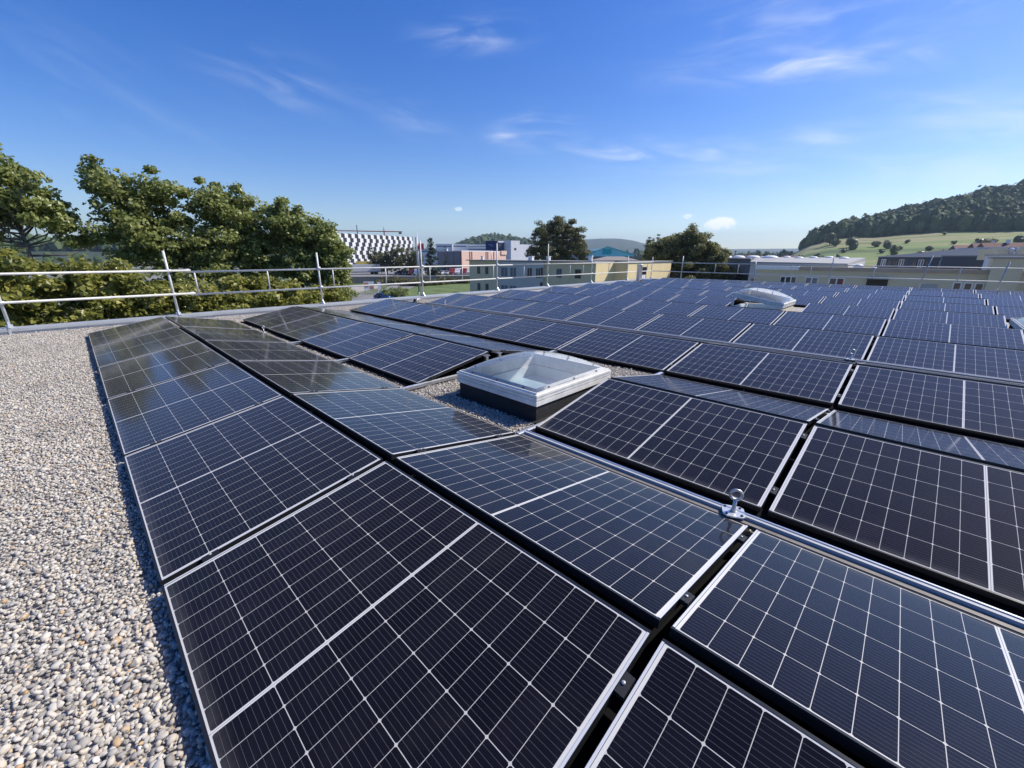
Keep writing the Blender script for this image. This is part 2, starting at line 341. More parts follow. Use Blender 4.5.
# ================================================================== TREES
def leaves(C, Nn, size, attr, droop=.3):
    "diamond leaves at centres C with normals Nn"
    n = len(C); Nn = Nn/np.linalg.norm(Nn, axis=1, keepdims=True)
    t = RNG.normal(size=(n, 3)); t -= Nn*(t*Nn).sum(1, keepdims=True); t /= np.linalg.norm(t, axis=1, keepdims=True); bt = np.cross(Nn, t)
    s = size*RNG.uniform(.6, 1.25, (n, 1))
    V = np.stack([C - t*s*.6, C + bt*s*.42 - t*s*.05, C + t*s*.65 - Nn*s*droop*.4, C - bt*s*.42 - t*s*.05], 1).reshape(-1, 3)
    return V, np.arange(n*4).reshape(n, 4), np.repeat(attr, 4)
def crown(name, parent, mat_, lobes, per_clump, clump_r, size, up=.6, loc0=(0, 0, 0)):
    "lobes: (x,y,z, rx,ry,rz, n_clumps)"
    Cs, Ns, At, centres = [], [], [], []
    for (x, y, z, rx, ry, rz, nc) in lobes:
        for _ in range(nc):
            d = RNG.normal(size=3); d /= np.linalg.norm(d); rr = RNG.random()**.42*RNG.choice([1, 1, 1, 1.25])
            c = np.array([x, y, z]) + d*np.array([rx, ry, rz])*rr; centres.append(c)
            m = int(per_clump*RNG.uniform(.6, 1.4)); e = RNG.normal(size=(m, 3)); e /= np.linalg.norm(e, axis=1, keepdims=True)
            r = clump_r*RNG.uniform(.55, 1.25)
            P = c + e*np.array([1.15, 1.15, .7])*r*(RNG.random((m, 1))**.45)
            Cs.append(P); Ns.append(e*.6 + d*.35 + np.array([0, 0, up]) + RNG.normal(size=(m, 3))*.75)
            At.append(np.clip(RNG.normal(.45+RNG.uniform(-.14, .14), .2, m), 0, 1))
    V, Fc, A = leaves(np.concatenate(Cs), np.concatenate(Ns), size, np.concatenate(At))
    link(name, np_mesh(name, V, Fc, False, A), mat_, parent); return centres
def trunk(parent, h0, base_r, centres, top, lean=(0, 0), limbs=14, mat_=BARK):
    b = MB(); pts = [Vector((0, 0, 0)), Vector((lean[0]*.3+random.uniform(-.1, .1), lean[1]*.3, h0*.5)), Vector((lean[0]*.7, lean[1]*.7, h0)), Vector((lean[0], lean[1], top))]
    b.tube(pts, [base_r*1.25, base_r, base_r*.75, base_r*.15], 9)
    for c in random.sample(list(centres), min(limbs, len(centres))):
        c = Vector(c); t = min(.95, max(.25, (c.z-h0*.8)/(top-h0*.8+1e-3)*.75)); s = pts[2].lerp(pts[3], t) if c.z > h0*1.15 else pts[1].lerp(pts[2], .8)
        mid = s.lerp(c, .5) + Vector((random.uniform(-.2, .2), random.uniform(-.2, .2), -.12*(c-s).length))
        r0 = base_r*random.uniform(.18, .34); b.tube([s, mid, c], [r0, r0*.6, r0*.15], 6)
    b.build('trunk', mat_, parent)
LEAF_A = leaf_mat('maple_leaf', (.12, .145, .038), (.30, .345, .11), (.58, .57, .25), .32, .5)
LEAF_Y = leaf_mat('yellowing_leaf', (.13, .155, .032), (.32, .325, .075), (.60, .53, .17), .34, .5)
LEAF_B = leaf_mat('dark_leaf', (.07, .082, .034), (.165, .172, .068), (.31, .285, .125), .5)
LEAF_C = leaf_mat('conifer_needles', (.016, .032, .018), (.03, .052, .028), (.05, .08, .04), .6, .15)
LEAF_O = leaf_mat('birch_leaf', (.105, .115, .04), (.25, .25, .085), (.44, .40, .16), .45, .45)
LEAF_W = leaf_mat('weed_leaf', (.07, .08, .03), (.15, .15, .06), (.28, .25, .12), .7)
def near_tree(loc, z_top, lobes, mat_, label, per=120, cr=.55, size=.17, limbs=16, base_r=.12):
    g = thing('leafy_tree', label, 'tree', (loc[0], loc[1], GROUND_Z), 0, 'leafy trees beyond the parapet')
    z = -GROUND_Z
    cs = crown('crown', g, mat_, [(x-loc[0], y-loc[1], zz+z, rx, ry, rz, int(n*2.0)) for x, y, zz, rx, ry, rz, n in lobes], per, cr, size)
    top = z_top + z; trunk(g, (top)*.55, base_r, cs, top-.8, limbs=limbs)
    return g
# along the far roof edge, from left to right (x, y, z of crown lobes in metres)
near_tree((-.75, 20.0), 4.3, [(-.75, 20, 3.45, .75, .9, .75, 20), (-.4, 20.2, 2.6, .85, .9, .6, 14), (.25, 20.2, 2.55, .55, .7, .55, 8), (-1.6, 20.2, 2.6, 1.0, 1, 1.4, 20), (.55, 20.4, 1.9, .4, .5, .3, 5), (-2.6, 20.5, 2.5, 1.1, 1.2, 1.8, 26)],
          LEAF_A, 'leafy tree at the left picture edge with bare limbs showing', per=85, cr=.28, size=.112, limbs=34)
near_tree((2.5, 20.4), 4.1, [(1.4, 20, 3.75, .5, .7, .5, 9), (1.75, 20.2, 2.9, .7, .8, .7, 18), (2.7, 20.3, 3.2, .95, 1, .95, 34), (2.2, 20.2, 1.9, 1.2, 1, .8, 30), (3.2, 20.3, 1.4, 1.1, 1.1, 1.1, 34), (1.5, 20.3, 1.8, .5, .7, .7, 12), (2.8, 20.3, -.6, 1.7, 1.3, 1.4, 34)],
          LEAF_A, 'tall bushy tree second from the left behind the metal railing', per=98, cr=.31, size=.112)
near_tree((4.9, 20.2), 4.0, [(4.3, 19.9, 3.3, .65, .8, .7, 20), (5.1, 20, 2.9, .85, .9, .95, 32), (4.4, 20, 1.6, 1.2, 1, 1.1, 40), (5.7, 20, 1.5, 1.0, 1, 1.2, 34), (5.1, 20.2, -.6, 1.7, 1.3, 1.4, 36)],
          LEAF_A, 'broad leafy tree in the middle of the row behind the railing', per=98, cr=.31, size=.112)
near_tree((7.0, 19.6), 3.4, [(6.25, 19.1, 2.9, .6, .8, .6, 16), (6.8, 19.2, 2.2, .8, .9, .9, 26), (7.4, 19, 2.1, .5, .7, .75, 14), (7.2, 19.2, .9, 1.2, 1, 1.1, 40), (7.2, 19.4, -.9, 1.5, 1.2, 1.3, 34)],
          LEAF_A, 'rounded leafy tree right of the middle one in the row', per=98, cr=.31, size=.112)
near_tree((8.1, 18.6), 2.6, [(7.75, 18.3, 2.15, .45, .6, .5, 11), (8.0, 18.4, 1.35, .6, .7, .7, 18), (8.3, 18.4, 1.55, .25, .4, .5, 7), (8.05, 18.5, .2, .6, .8, .9, 20), (8.0, 18.6, -1.3, .75, .9, 1.0, 20)],
          LEAF_A, 'smallest leafy tree at the right end of the row beside the patterned building', per=95, cr=.30, size=.112)
def near_bush(x, y, zt, rx, n, label):
    g = thing('leafy_bush', label, 'bush', (x, y, GROUND_Z), 0, 'yellowing crowns just below the parapet')
    z = -GROUND_Z + zt
    cs = crown('crown', g, LEAF_Y, [(0, 0, z-.75, rx, .9, .75, n*2), (rx*.4, .2, z-2.0, rx*1.1, 1.0, .9, n*2), (-rx*.5, 0, z-1.5, rx*.8, .8, .9, n)], 95, .29, .115)
    trunk(g, z*.6, .09, cs, z-.6, limbs=10)
for (x, y, zt, rx, n, lb) in [(-2.4, 16.4, 1.15, .9, 28, 'yellowing bush crown behind the leftmost railing post'), (-.85, 16.2, 1.35, .8, 28, 'yellow green bush crown just right of the leftmost railing post'),
        (.6, 16.1, 1.3, .75, 28, 'light yellow green bush crown between the two leftmost railing posts'), (2.1, 16.3, .75, .95, 32, 'yellow green bush crown behind the tall railing post beside the first panel row'),
        (3.8, 16.5, .65, 1.0, 32, 'low yellowing bush crown in the middle of the second railing bay'), (5.5, 16.8, .45, 1.0, 30, 'low bush crown behind the third railing post from left'), (6.8, 17.2, .3, .8, 26, 'low bush crown at the right end below the smallest leafy tree')]:
    near_bush(x, y, zt, rx, n, lb)
def mid_tree(p, h, r, name, label, mat_, n=60, per=70, cr=None, size=None, cat='tree', group=None, shape='round', zb=GROUND_Z):
    g = thing(name, label, cat, (p[0], p[1], zb), 0 if isinstance(shape, list) else random.uniform(0, 6), group); cr = cr or r*.28; size = size or r*.11
    if shape == 'round': lob = [(0, 0, h*.62, r*.8, r*.8, h*.34, n), (r*.35, 0, h*.45, r*.8, r*.7, h*.25, n//2), (-r*.35, r*.2, h*.5, r*.75, r*.7, h*.28, n//2)]
    elif shape == 'cone': lob = [(0, 0, h*(.15+.78*i/6), r*(1-.92*i/6)+.05, r*(1-.92*i/6)+.05, h*.09, max(4, int(n*(1-i/7)/2.5))) for i in range(7)]
    elif shape == 'column': lob = [(0, 0, h*.55, r, r, h*.45, n)]
    elif shape == 'bush': lob = [(0, 0, h*.45, r, r, h*.42, n), (r*.6, 0, h*.35, r*.7, r*.7, h*.3, n//2)]
    elif isinstance(shape, list): lob = shape
    cs = crown('crown', g, mat_, lob, per, cr, size)
    trunk(g, h*.45, max(.06, h*.016), cs, h*.93, limbs=8); return g
def pd(px, D, py=256): q = spot(px, py, D); return (q.x, q.y)
# big tree behind the olive building: several domes
q = pd(557, 105); mid_tree(q, 18.6, 6, 'broadleaf_tree', 'large dark many domed tree behind the olive building', LEAF_B,
    shape=[(0, 0, 14.8, 2.2, 2.2, 3.2, 50), (-2.2, 2.2, 13.0, 2.2, 2.2, 3.6, 50), (2.0, -2.2, 13.6, 1.8, 1.8, 3.4, 42), (3.6, -3.6, 12.2, 1.8, 1.8, 3.0, 36), (-3.8, 3.8, 10.0, 1.5, 1.5, 3.6, 26), (0, 0, 9.0, 4.6, 4.6, 3.0, 90), (4.3, -4.3, 8.5, 1.8, 1.8, 2.6, 26)], per=170, cr=1.0, size=.31)
q = pd(690, 84); mid_tree(q, 14.4, 6, 'birch_tree', 'loose olive green tree standing right of the yellow wall', LEAF_O,
    shape=[(x*1.35, y*1.35, 9.4+(z-9.4)*1.35, a*1.35, b*1.35, c*1.35, n) for x, y, z, a, b, c, n in [(0, 0, 11.6, 1.1, 1.1, 1.4, 24), (.2, -.5, 10.4, 2.2, 2.2, 1.7, 52), (-1.3, 3.2, 9.5, 2.2, 2.2, 1.9, 90), (-.7, 1.7, 10.5, 1.9, 1.9, 1.6, 60), (1.2, -2.9, 9.3, 1.5, 1.5, 1.7, 36), (-1.7, 4.2, 8.6, 1.4, 1.4, 1.6, 30), (0, 0, 7.4, 3.4, 3.4, 2.0, 90), (-1.6, 4.2, 6.8, 1.8, 1.8, 1.8, 36), (1.5, -4.0, 7.4, 1.2, 1.2, 1.6, 24), (1.4, -3.4, 5.6, 1.6, 1.6, 1.8, 36), (0, 0, 4.6, 3.4, 3.4, 2.0, 70)]], per=230, cr=.85, size=.26)
for (px, D, py, h, r, lb) in [(662, 95, 247, 11.3, 3.5, 'olive bush like tree directly right of the turquoise hall'), (674, 85, 245, 11.4, 3.2, 'dark olive tree between the poplars and the loose olive tree'), (648, 120, 250, 10.2, 3.4, 'low olive tree just left of the poplars')]:
    mid_tree(pd(px, D), h, r, 'broadleaf_tree', lb, LEAF_O, n=50, per=60)
for i, (px, lb) in enumerate([(647, 'leftmost of the three slim poplars beside the turquoise hall'), (651.5, 'middle one of the three slim poplars beside the turquoise hall'), (656, 'rightmost of the three slim poplars beside the turquoise hall')]):
    mid_tree(pd(px, 190), 17.2, 1.0, 'poplar_tree', lb, LEAF_B, n=64, per=50, cr=.75, size=.4, shape='column', group='slim poplars')
for (px, D, h, r, lb, sh, mt) in [(376, 175, 12.2, 3.6, 'dark tree in front of the left half of the patterned building', 'round', LEAF_B), (386, 175, 12.6, 3.4, 'dark tree in front of the middle of the patterned building', 'round', LEAF_B), (398.5, 172, 14.3, 3.4, 'tallest dark tree in front of the patterned building', 'round', LEAF_B),
        (409, 168, 12.6, 3.0, 'dark tree at the right end of the patterned building', 'round', LEAF_B), (417, 165, 12.8, 2.4, 'dark tree just left of the red flag', 'round', LEAF_B), (431.5, 160, 15.2, 3.6, 'dark pointed conifer right of the red flag', 'cone', LEAF_C), (445.5, 170, 12.8, 1.3, 'slim dark conifer in front of the grey warehouse wall', 'cone', LEAF_C)]:
    mid_tree(pd(px, D), h, r, 'conifer' if sh == 'cone' else 'broadleaf_tree', lb, mt, n=44, per=60, shape=sh)
bush_l = ['round green bush beside the blue parked car', 'green bush right of the blue parked car', 'tan weedy bush left of the road bend', 'tan weedy bush above the road bend', 'weedy bush below the red flag pole', 'weedy bush right of the flag pole', 'weedy bush below the dark conifer', 'weedy bush left of the parked red vans', 'weedy bush below the parked red vans', 'weedy bush beside the olive building corner', 'small round bush standing on the lawn']
for lb, (px, D, h, r, mt) in zip(bush_l, [(384, 98, 3.0, 2.6, LEAF_A), (395, 98, 2.6, 2.4, LEAF_A), (387, 150, 2.4, 3.6, LEAF_W), (398, 146, 2.6, 3.4, LEAF_W), (409, 142, 2.6, 3.4, LEAF_W), (420, 140, 2.6, 3.4, LEAF_W), (431, 142, 2.6, 3.4, LEAF_W), (441, 146, 2.4, 3.2, LEAF_W), (451, 150, 2.3, 3.2, LEAF_W), (463, 150, 2.1, 3.0, LEAF_W), (455, 104, 1.2, .8, LEAF_A)]):
    mid_tree(pd(px, D), h, r, 'bush', lb, mt, n=34, per=60, cat='bush', shape='bush')

# ================================================================== HILLS
def lerp_tab(tab, x):
    xs = [t[0] for t in tab]; return [float(np.interp(x, xs, [t[i] for t in tab])) for i in range(1, len(tab[0]))]
def meadow_mat():
    m = bpy.data.materials.new('meadow'); m.use_nodes = True; T = NT(m.node_tree); p = T.n['Principled BSDF']
    tc = T.new('ShaderNodeTexCoord').outputs['Object']
    mp = T.new('ShaderNodeMapping'); T.l.new(tc, mp.inputs[0]); mp.inputs['Rotation'].default_value = (0, 0, R(8)); mp.inputs['Scale'].default_value = (.016, .004, .01)
    n = T.noise(mp.outputs[0], 1, 5, .6)
    T.l.new(T.ramp(n, [(.36, (.055, .095, .025)), (.45, (.13, .19, .045)), (.52, (.165, .215, .055)), (.57, (.28, .24, .12)), (.63, (.11, .16, .04))]), p.inputs['Base Color']); p.inputs['Roughness'].default_value = .95; return m
FOREST = leaf_mat('forest_canopy', (.042, .07, .028), (.085, .13, .045), (.155, .185, .065), .8, .15)
def hill(name, tab, dists, hs, label, m, a_pad=0):
    "tab: px, y at the wood's lower edge, y at the crest. dists: foot, wood edge, crest, back"
    px = np.linspace(tab[0][0], tab[-1][0], 70); V = []; rows = 26; dd = list(np.linspace(dists[0], dists[1], 9))+list(np.linspace(dists[1], dists[2], 10))[1:]+list(np.linspace(dists[2], dists[3], 9))[1:]
    rows = len(dd); grid = {}
    for x in px:
        yb, yt = lerp_tab(tab, x); ze = spot(x, yb, dists[1]).z; zt = spot(x, yt, dists[2]).z - hs
        ze = max(min(ze, zt), GROUND_Z)
        for d in dd:
            if d <= dists[1]: t = (d-dists[0])/(dists[1]-dists[0]); z = GROUND_Z-.5 + (ze-GROUND_Z+.5)*t**1.15
            elif d <= dists[2]: t = (d-dists[1])/(dists[2]-dists[1]); z = ze+(zt-ze)*(math.sin(t*math.pi/2)*.6+t*.4)
            else: t = (d-dists[2])/(dists[3]-dists[2]); z = zt + (GROUND_Z-.5-zt)*(t*t*(3-2*t))
            q = spot(x, 256, d); V.append((q.x, q.y, z))
    F_ = np.array([(i*rows+j, (i+1)*rows+j, (i+1)*rows+j+1, i*rows+j+1) for i in range(len(px)-1) for j in range(rows-1)])
    V = np.array(V); tag(link(name, np_mesh(name, V, F_, True), m), label, 'hill', kind='structure')
    G = V.reshape(len(px), rows, 3)
    def hz(x, d):
        i = np.interp(x, px, np.arange(len(px))); j = np.interp(d, dd, np.arange(rows)); i0 = int(min(i, len(px)-2)); j0 = int(min(j, rows-2)); a, c = i-i0, j-j0
        return (G[i0, j0]*(1-a)*(1-c)+G[i0+1, j0]*a*(1-c)+G[i0, j0+1]*(1-a)*c+G[i0+1, j0+1]*a*c)
    return hz
bm = bmesh.new(); bmesh.ops.create_icosphere(bm, subdivisions=2, radius=1)
ICV = np.array([v.co[:] for v in bm.verts]); ICF = np.array([[v.index for v in f.verts] for f in bm.faces]); bm.free()
def forest(name, pts, hs, label, leafy=None):
    "a wood: lumpy crowns standing at pts, each dressed in leaf clumps"
    pts = np.array(pts); n = len(pts); h = hs*RNG.lognormal(0, .20, n); r = h*RNG.uniform(.24, .38, n)
    V = ICV[None]*(1+RNG.uniform(-.26, .26, (n, len(ICV))))[:, :, None]
    V = V*np.stack([r, r, h*.5], 1)[:, None, :]; V[:, :, :2] += pts[:, None, :2]; V[:, :, 2] += (pts[:, 2]+h*.5)[:, None]
    F_ = (ICF[None]+(np.arange(n)*len(ICV))[:, None, None]).reshape(-1, 3); V = V.reshape(-1, 3)
    base = RNG.uniform(.05, .85, n); A = np.clip(np.repeat(base, len(ICV)) + RNG.uniform(-.15, .15, n*len(ICV)), 0, 1)
    if leafy:
        e = RNG.normal(size=(n, leafy, 3)); e[:, :, 2] = np.abs(e[:, :, 2])*.9-.25; e /= np.linalg.norm(e, axis=2, keepdims=True)
        P = e*np.stack([r, r, h*.5], 1)[:, None, :]*RNG.uniform(.92, 1.22, (n, leafy, 1)); P[:, :, :2] += pts[:, None, :2]; P[:, :, 2] += (pts[:, 2]+h*.5)[:, None]
        lV, lF, lA = leaves(P.reshape(-1, 3), (e+RNG.normal(size=e.shape)*.5).reshape(-1, 3), np.repeat(h*.15, leafy)[:, None], np.clip(np.repeat(base, leafy)+RNG.uniform(-.25, .25, n*leafy), 0, 1))
        lF = np.concatenate([lF[:, [0, 1, 2]], lF[:, [0, 2, 3]]])+len(V); V = np.concatenate([V, lV]); F_ = np.concatenate([F_, lF]); A = np.concatenate([A, lA])
    me = np_mesh(name, V, F_, False, A)
    tag(link(name, me, FOREST), label, 'forest', kind='stuff')
HT = [(760, 252, 250), (786, 248, 246), (799, 245.6, 241), (813, 244, 231.5), (828, 238.5, 226), (848, 237, 220.5), (870, 236.5, 213), (899, 233.5, 205), (918, 232.5, 200.5), (936, 231, 197), (966, 231, 188.5), (990, 231, 185), (1007, 230, 182), (1024, 230, 184), (1090, 229, 176), (1200, 228, 165), (1320, 232, 175)]
hz1 = hill('wooded_hill', HT, (330, 640, 960, 1500), 20, 'wooded hill with green meadow slope rising at the right', meadow_mat())
pts = []
while len(pts) < 6800:
    d = math.sqrt(random.uniform(635**2, 1010**2)); x = random.uniform(796, 1200); yb, yt = lerp_tab(HT, x)
    if yb-yt > 5.5 and (x > 835 or random.random() < (x-790)/45): pts.append(hz1(x, d))
for x in np.linspace(806, 1100, 300):
    pts.append(hz1(x+random.uniform(-1, 1), 640+random.uniform(-6, 8)))
forest('hill_forest', pts, 12.5, 'dense dark green wood covering the top of the hill', 34)
def far_tree(p, h, r, label, group, mat_=FOREST, name='distant_tree'):
    m = 5; V, F_, A = [], [], []
    for i in range(m):
        c = np.array([RNG.uniform(-.45, .45)*r, RNG.uniform(-.45, .45)*r, h*RNG.uniform(.28, .70)]); s = r*RNG.uniform(.5, .85)
        V.append(ICV*(1+RNG.uniform(-.2, .2, (len(ICV), 1)))*np.array([s, s, s*1.0*h/(2.2*r)])+c); F_.append(ICF+i*len(ICV)); A.append(np.clip(np.full(len(ICV), RNG.uniform(.1, .8))+RNG.uniform(-.15, .15, len(ICV)), 0, 1))
    nl = 110; k = RNG.integers(0, len(V), nl); cc = np.array([V[i].mean(0) for i in range(len(V))])[k]; rr_ = np.array([np.abs(V[i]-V[i].mean(0)).max(0) for i in range(len(V))])[k]
    e = RNG.normal(size=(nl, 3)); e /= np.linalg.norm(e, axis=1, keepdims=True); off = sum(len(v) for v in V)
    lV, lF, lA = leaves(cc+e*rr_*RNG.uniform(.85, 1.2, (nl, 1)), e+RNG.normal(size=e.shape)*.5, r*.36, RNG.uniform(.1, .9, nl))
    V.append(lV); F_ += [lF[:, [0, 1, 2]]+off, lF[:, [0, 2, 3]]+off]; A.append(lA)
    g = thing(name, label, 'tree', (p[0], p[1], p[2]), 0, group); link('crown', np_mesh('crown', np.concatenate(V), np.concatenate(F_), False, np.concatenate(A)), mat_, g)
    b = MB(); b.tube([(0, 0, -.3), (0, 0, h*.6)], [h*.03, h*.015], 6); b.build('trunk', BARK, g); return g
for (px, D, h, r, lb) in [(827, 560, 13, 5, 'dark tree alone on the upper meadow near the wood'), (833, 540, 8, 4, 'small tree below the dark meadow tree'), (848, 520, 9, 5, 'round tree at the middle of the meadow left of the blue building'), (852, 500, 11, 4, 'taller tree on the meadow left of the blue building'),
        (874, 520, 6, 3, 'small bush like tree high on the meadow'), (885, 500, 6, 3.5, 'small round tree on the meadow above the blue roof'), (894, 430, 9, 3, 'narrow dark tree behind the left end of the blue roof'), (919, 330, 13.5, 5.0, 'round dark tree directly above the blue roof ridge'),
        (941, 380, 10, 6, 'pale green broad tree above the right half of the blue roof'), (952, 360, 13, 6.5, 'large mid green tree above the right half of the blue roof'), (968, 340, 11, 6, 'dark round tree beside the red brown house roofs'), (981, 450, 11, 5, 'mid green tree on the meadow above the red brown roofs'), (1016, 500, 8, 4, 'small dark tree at the right picture edge above the house roofs')]:
    far_tree(hz1(px, D), h, r, lb, 'single trees on the meadow', LEAF_B)
for i in range(20):
    px = random.uniform(812, 1010); D = random.choice([420, 470, 530, 590])+random.uniform(-12, 12); h = random.uniform(2.2, 4.5)
    far_tree(hz1(px, D), h, h*.55, 'dark green shrub standing in the hedge lines across the meadow', 'shrubs on the meadow', LEAF_B, 'meadow_shrub')
FARHILL = mat('far_wooded_slope', (.035, .055, .03), .95, var=.35, scale=.02, bump=1, bscale=.05)
LT = [(-420, 243, 235), (-100, 250, 241), (20, 250, 241.5), (110, 251, 243), (240, 252, 245), (345, 254, 250)]
hz2 = hill('wooded_ridge', LT, (700, 900, 1250, 1700), 14, 'low dark wooded ridge beyond the left trees', FARHILL)
pts = [hz2(random.uniform(-150, 340), math.sqrt(random.uniform(880**2, 1290**2))) for _ in range(2600)]
forest('ridge_forest', pts, 14, 'dark wood on the low ridge seen through the left trees', 12)
MT = [(425, 252, 250), (452, 249, 247.5), (463, 247, 243), (474, 246, 238), (484, 246, 235.2), (492, 246, 234.5), (505, 246, 235.3), (517, 246, 237.5), (530, 247, 241), (540, 248, 243.5), (575, 250, 248), (600, 252, 250)]
hz3 = hill('wooded_hillock', MT, (1000, 1250, 1550, 2100), 14, 'round wooded hill beyond the pink and white buildings', FARHILL)
pts = [hz3(random.uniform(452, 560), math.sqrt(random.uniform(1230**2, 1600**2))) for _ in range(1300)]
forest('hillock_forest', pts, 13, 'dark wood on the round hill above the blue sign', 16)
hill('blue_hill', [(500, 253, 250.5), (545, 250, 246), (570, 248, 242), (583, 246, 239.5), (600, 246, 238.5), (618, 247, 238.5), (632, 248, 240.5), (645, 250, 244), (668, 252, 249), (760, 253.5, 251), (860, 254, 252)], (2600, 3100, 3900, 5200), 0, 'faded blue long hill on the horizon above the turquoise hall', FARHILL)
hill('horizon_ridge', [(-300, 253, 249), (100, 253, 249.5), (330, 253.5, 250), (430, 253, 249.5), (560, 253, 250.5), (740, 253, 249), (800, 253, 248.5), (900, 253, 247), (1200, 253, 246)], (3800, 4600, 5600, 7400), 0, 'very faint low ridge along the whole horizon', FARHILL)

# ================================================================== BUILDINGS
def window(parent, x0, x1, z0, z1, panes=2, frame=WHITE, glass=DARKGLASS, y=0, fw=.06):
    b = MB(); b.box(x0, y-.04, z0, x0+fw, y+.02, z1); b.box(x1-fw, y-.04, z0, x1, y+.02, z1); b.box(x0+fw, y-.04, z1-fw, x1-fw, y+.02, z1); b.box(x0+fw, y-.04, z0, x1-fw, y+.02, z0+fw)
    for i in range(1, panes): xm = x0+(x1-x0)*i/panes; b.box(xm-fw*.7, y-.038, z0+fw, xm+fw*.7, y+.018, z1-fw)
    o = b.build('window', frame, parent)
    g = MB(); g.box(x0+fw*.5, y-.012, z0+fw*.5, x1-fw*.5, y+.012, z1-fw*.5); g.build('pane', glass, o); return o
def wframe(p0, p1):
    "local frame with x running p0->p1 along a facade whose outside is on the right-hand side (local -y)"
    d = Vector((p1[0]-p0[0], p1[1]-p0[1])); return math.atan2(d.y, d.x), d.length
# --- olive and yellow building beyond the left railing
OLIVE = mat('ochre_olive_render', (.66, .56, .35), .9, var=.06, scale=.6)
GREYR = mat('grey_blue_render', (.53, .51, .46), .9, var=.06, scale=.6)
YEL = mat('yellow_render', (.80, .65, .36), .9, var=.05, scale=.5)
ROOFG = mat('roof_edge_grey', (.30, .29, .28), .8, var=.1, scale=1)
zt = .45
g = thing('apartment_block', 'two storey block with olive shaded wall and bright yellow end walls', 'building', (52, 34, GROUND_Z)); H = zt-GROUND_Z
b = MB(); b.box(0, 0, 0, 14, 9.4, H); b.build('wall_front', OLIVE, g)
b = MB(); b.box(-.35, 9.4, 0, 14, 19.4, H-.05); b.build('wall_middle', GREYR, g)
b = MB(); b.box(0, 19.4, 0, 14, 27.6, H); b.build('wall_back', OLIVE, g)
b = MB(); b.box(.003, -.02, 0, 5.0, -.003, H-.1); b.box(5.0, -2.2, 0, 19.6, -.003, H-.02); b.build('yellow_wall', YEL, g)
b = MB(); b.box(-.5, -.08, H, 5.0, 28, H+.16); b.box(4.85, -2.35, H, 19.8, -.08, H+.14); b.build('roof', ROOFG, g)
b = MB(); b.box(-.30, 19.3, 0, -.003, 19.38, H-.2); b.build('yellow_reveal', YEL, g)
def win_x(parent, yc, w, z0, z1, x=0, glass=DARKGLASS, fr=WHITE, panes=2):     # window in a wall facing -X
    b = MB(); f = .07; y0, y1 = yc-w/2, yc+w/2
    b.box(x-.04, y0, z0, x+.02, y0+f, z1); b.box(x-.04, y1-f, z0, x+.02, y1, z1); b.box(x-.04, y0+f, z1-f, x+.02, y1-f, z1); b.box(x-.04, y0+f, z0, x+.02, y1-f, z0+f)
    for i in range(1, panes): ym = y0+w*i/panes; b.box(x-.038, ym-f*.6, z0+f, x+.018, ym+f*.6, z1-f)
    o = b.build('window', fr, parent); MB().box(x-.012, y0+f*.5, z0+f*.5, x+.012, y1-f*.5, z1-f*.5).build('pane', glass, o)
DKFR = mat('dark_window_frame', (.12, .12, .12), .5)
for yc, w, gl in [(25.0, .8, DARKGLASS), (22.8, .8, DARKGLASS), (3.0, 1.1, DARKGLASS), (6.5, 1.0, BLUEGLASS)]:
    for z1 in (H-1.0, H-3.95): win_x(g, yc, w, z1-1.3, z1, 0, gl, DKFR, 2)
for yc, w in [(18.0, 1.7), (15.9, 1.5), (12.2, 1.1), (10.4, 1.0)]:
    for z1 in (H-.95, H-3.9): win_x(g, yc, w, z1-1.6, z1, -.35, BLUEGLASS if w > 1.2 else DARKGLASS, GREYR, 2)
for z0, z1 in ((H-2.4, H-.9), (H-4.9, H-3.1)): MB().box(-.375, 9.45, z0, -.352, 9.95, z1).build('slot_window', DARKGLASS, g)
o = window(g, 9.4, 10.9, H-4.4, H-.7, 1, DKFR, DARKGLASS, -2.2, .12); MB().box(9.55, -2.225, H-3.0, 10.75, -2.213, H-1.9).build('blind', WHITE, o)
b = MB(); b.box(-.2, -2.4, H-3.6, 0, 0, H-3.5)
for i, (y, s) in enumerate([(24.5, .3), (12.6, .5), (9.0, .35), (1.2, .35)]):
    c = MB(); c.box(.6, y, H+.16, .6+s, y+s*1.6, H+.75); c.box(.52, y-.05, H+.75, .68+s, y+s*1.6+.05, H+.82); c.build('chimney', WHITE, g)
b = MB(); b.lathe([(.14, 0), (.14, .95), (.17, .97), (.17, 1.0)], 18)
g = thing('vent_pipe', 'round grey metal vent pipe standing in front of the yellow wall', 'vent pipe', (22.35, 11.72, GZ)); b.build('pipe', GALV, g); MB().lathe([(.3, 0), (.28, .04), (.15, .10), (.142, .12)], 18).build('flashing', MEMB, g)
# --- beige building beyond the right railing, facade plane x = 45
BEI = mat('beige_render', (.62, .54, .37), .92, var=.05, scale=.4); BROWN = mat('brown_fascia', (.42, .33, .25), .8, var=.1, scale=1)
g = thing('beige_building', 'long low beige building with a row of windows beyond the right railing', 'building', (45, -14, GROUND_Z)); H = .50-GROUND_Z
ya = 25.6                                                                # local y of its left end (world 11.6)
MB().box(0, 0, 0, 12, ya, H-.3).build('wall', BEI, g)
b = MB(); b.box(-.12, 0, H-.3, .3, 11.0, H-.02); b.box(-.12, 11.01, H-.3, .3, 22.3, H); b.build('fascia', BROWN, g)
MB().box(-.16, 22.31, H-.3, .3, ya+.1, H+.02).build('roof_edge', WHITE, g)
MB().box(.31, .2, H-.297, 11.8, ya-.1, H-.25).build('roof', mat('pale_roof', (.34, .33, .32), .8, var=.08, scale=1), g)
MB().box(-.8, 9.55, 0, 3, 11.0, H+.75).build('stair_tower', BEI, g)
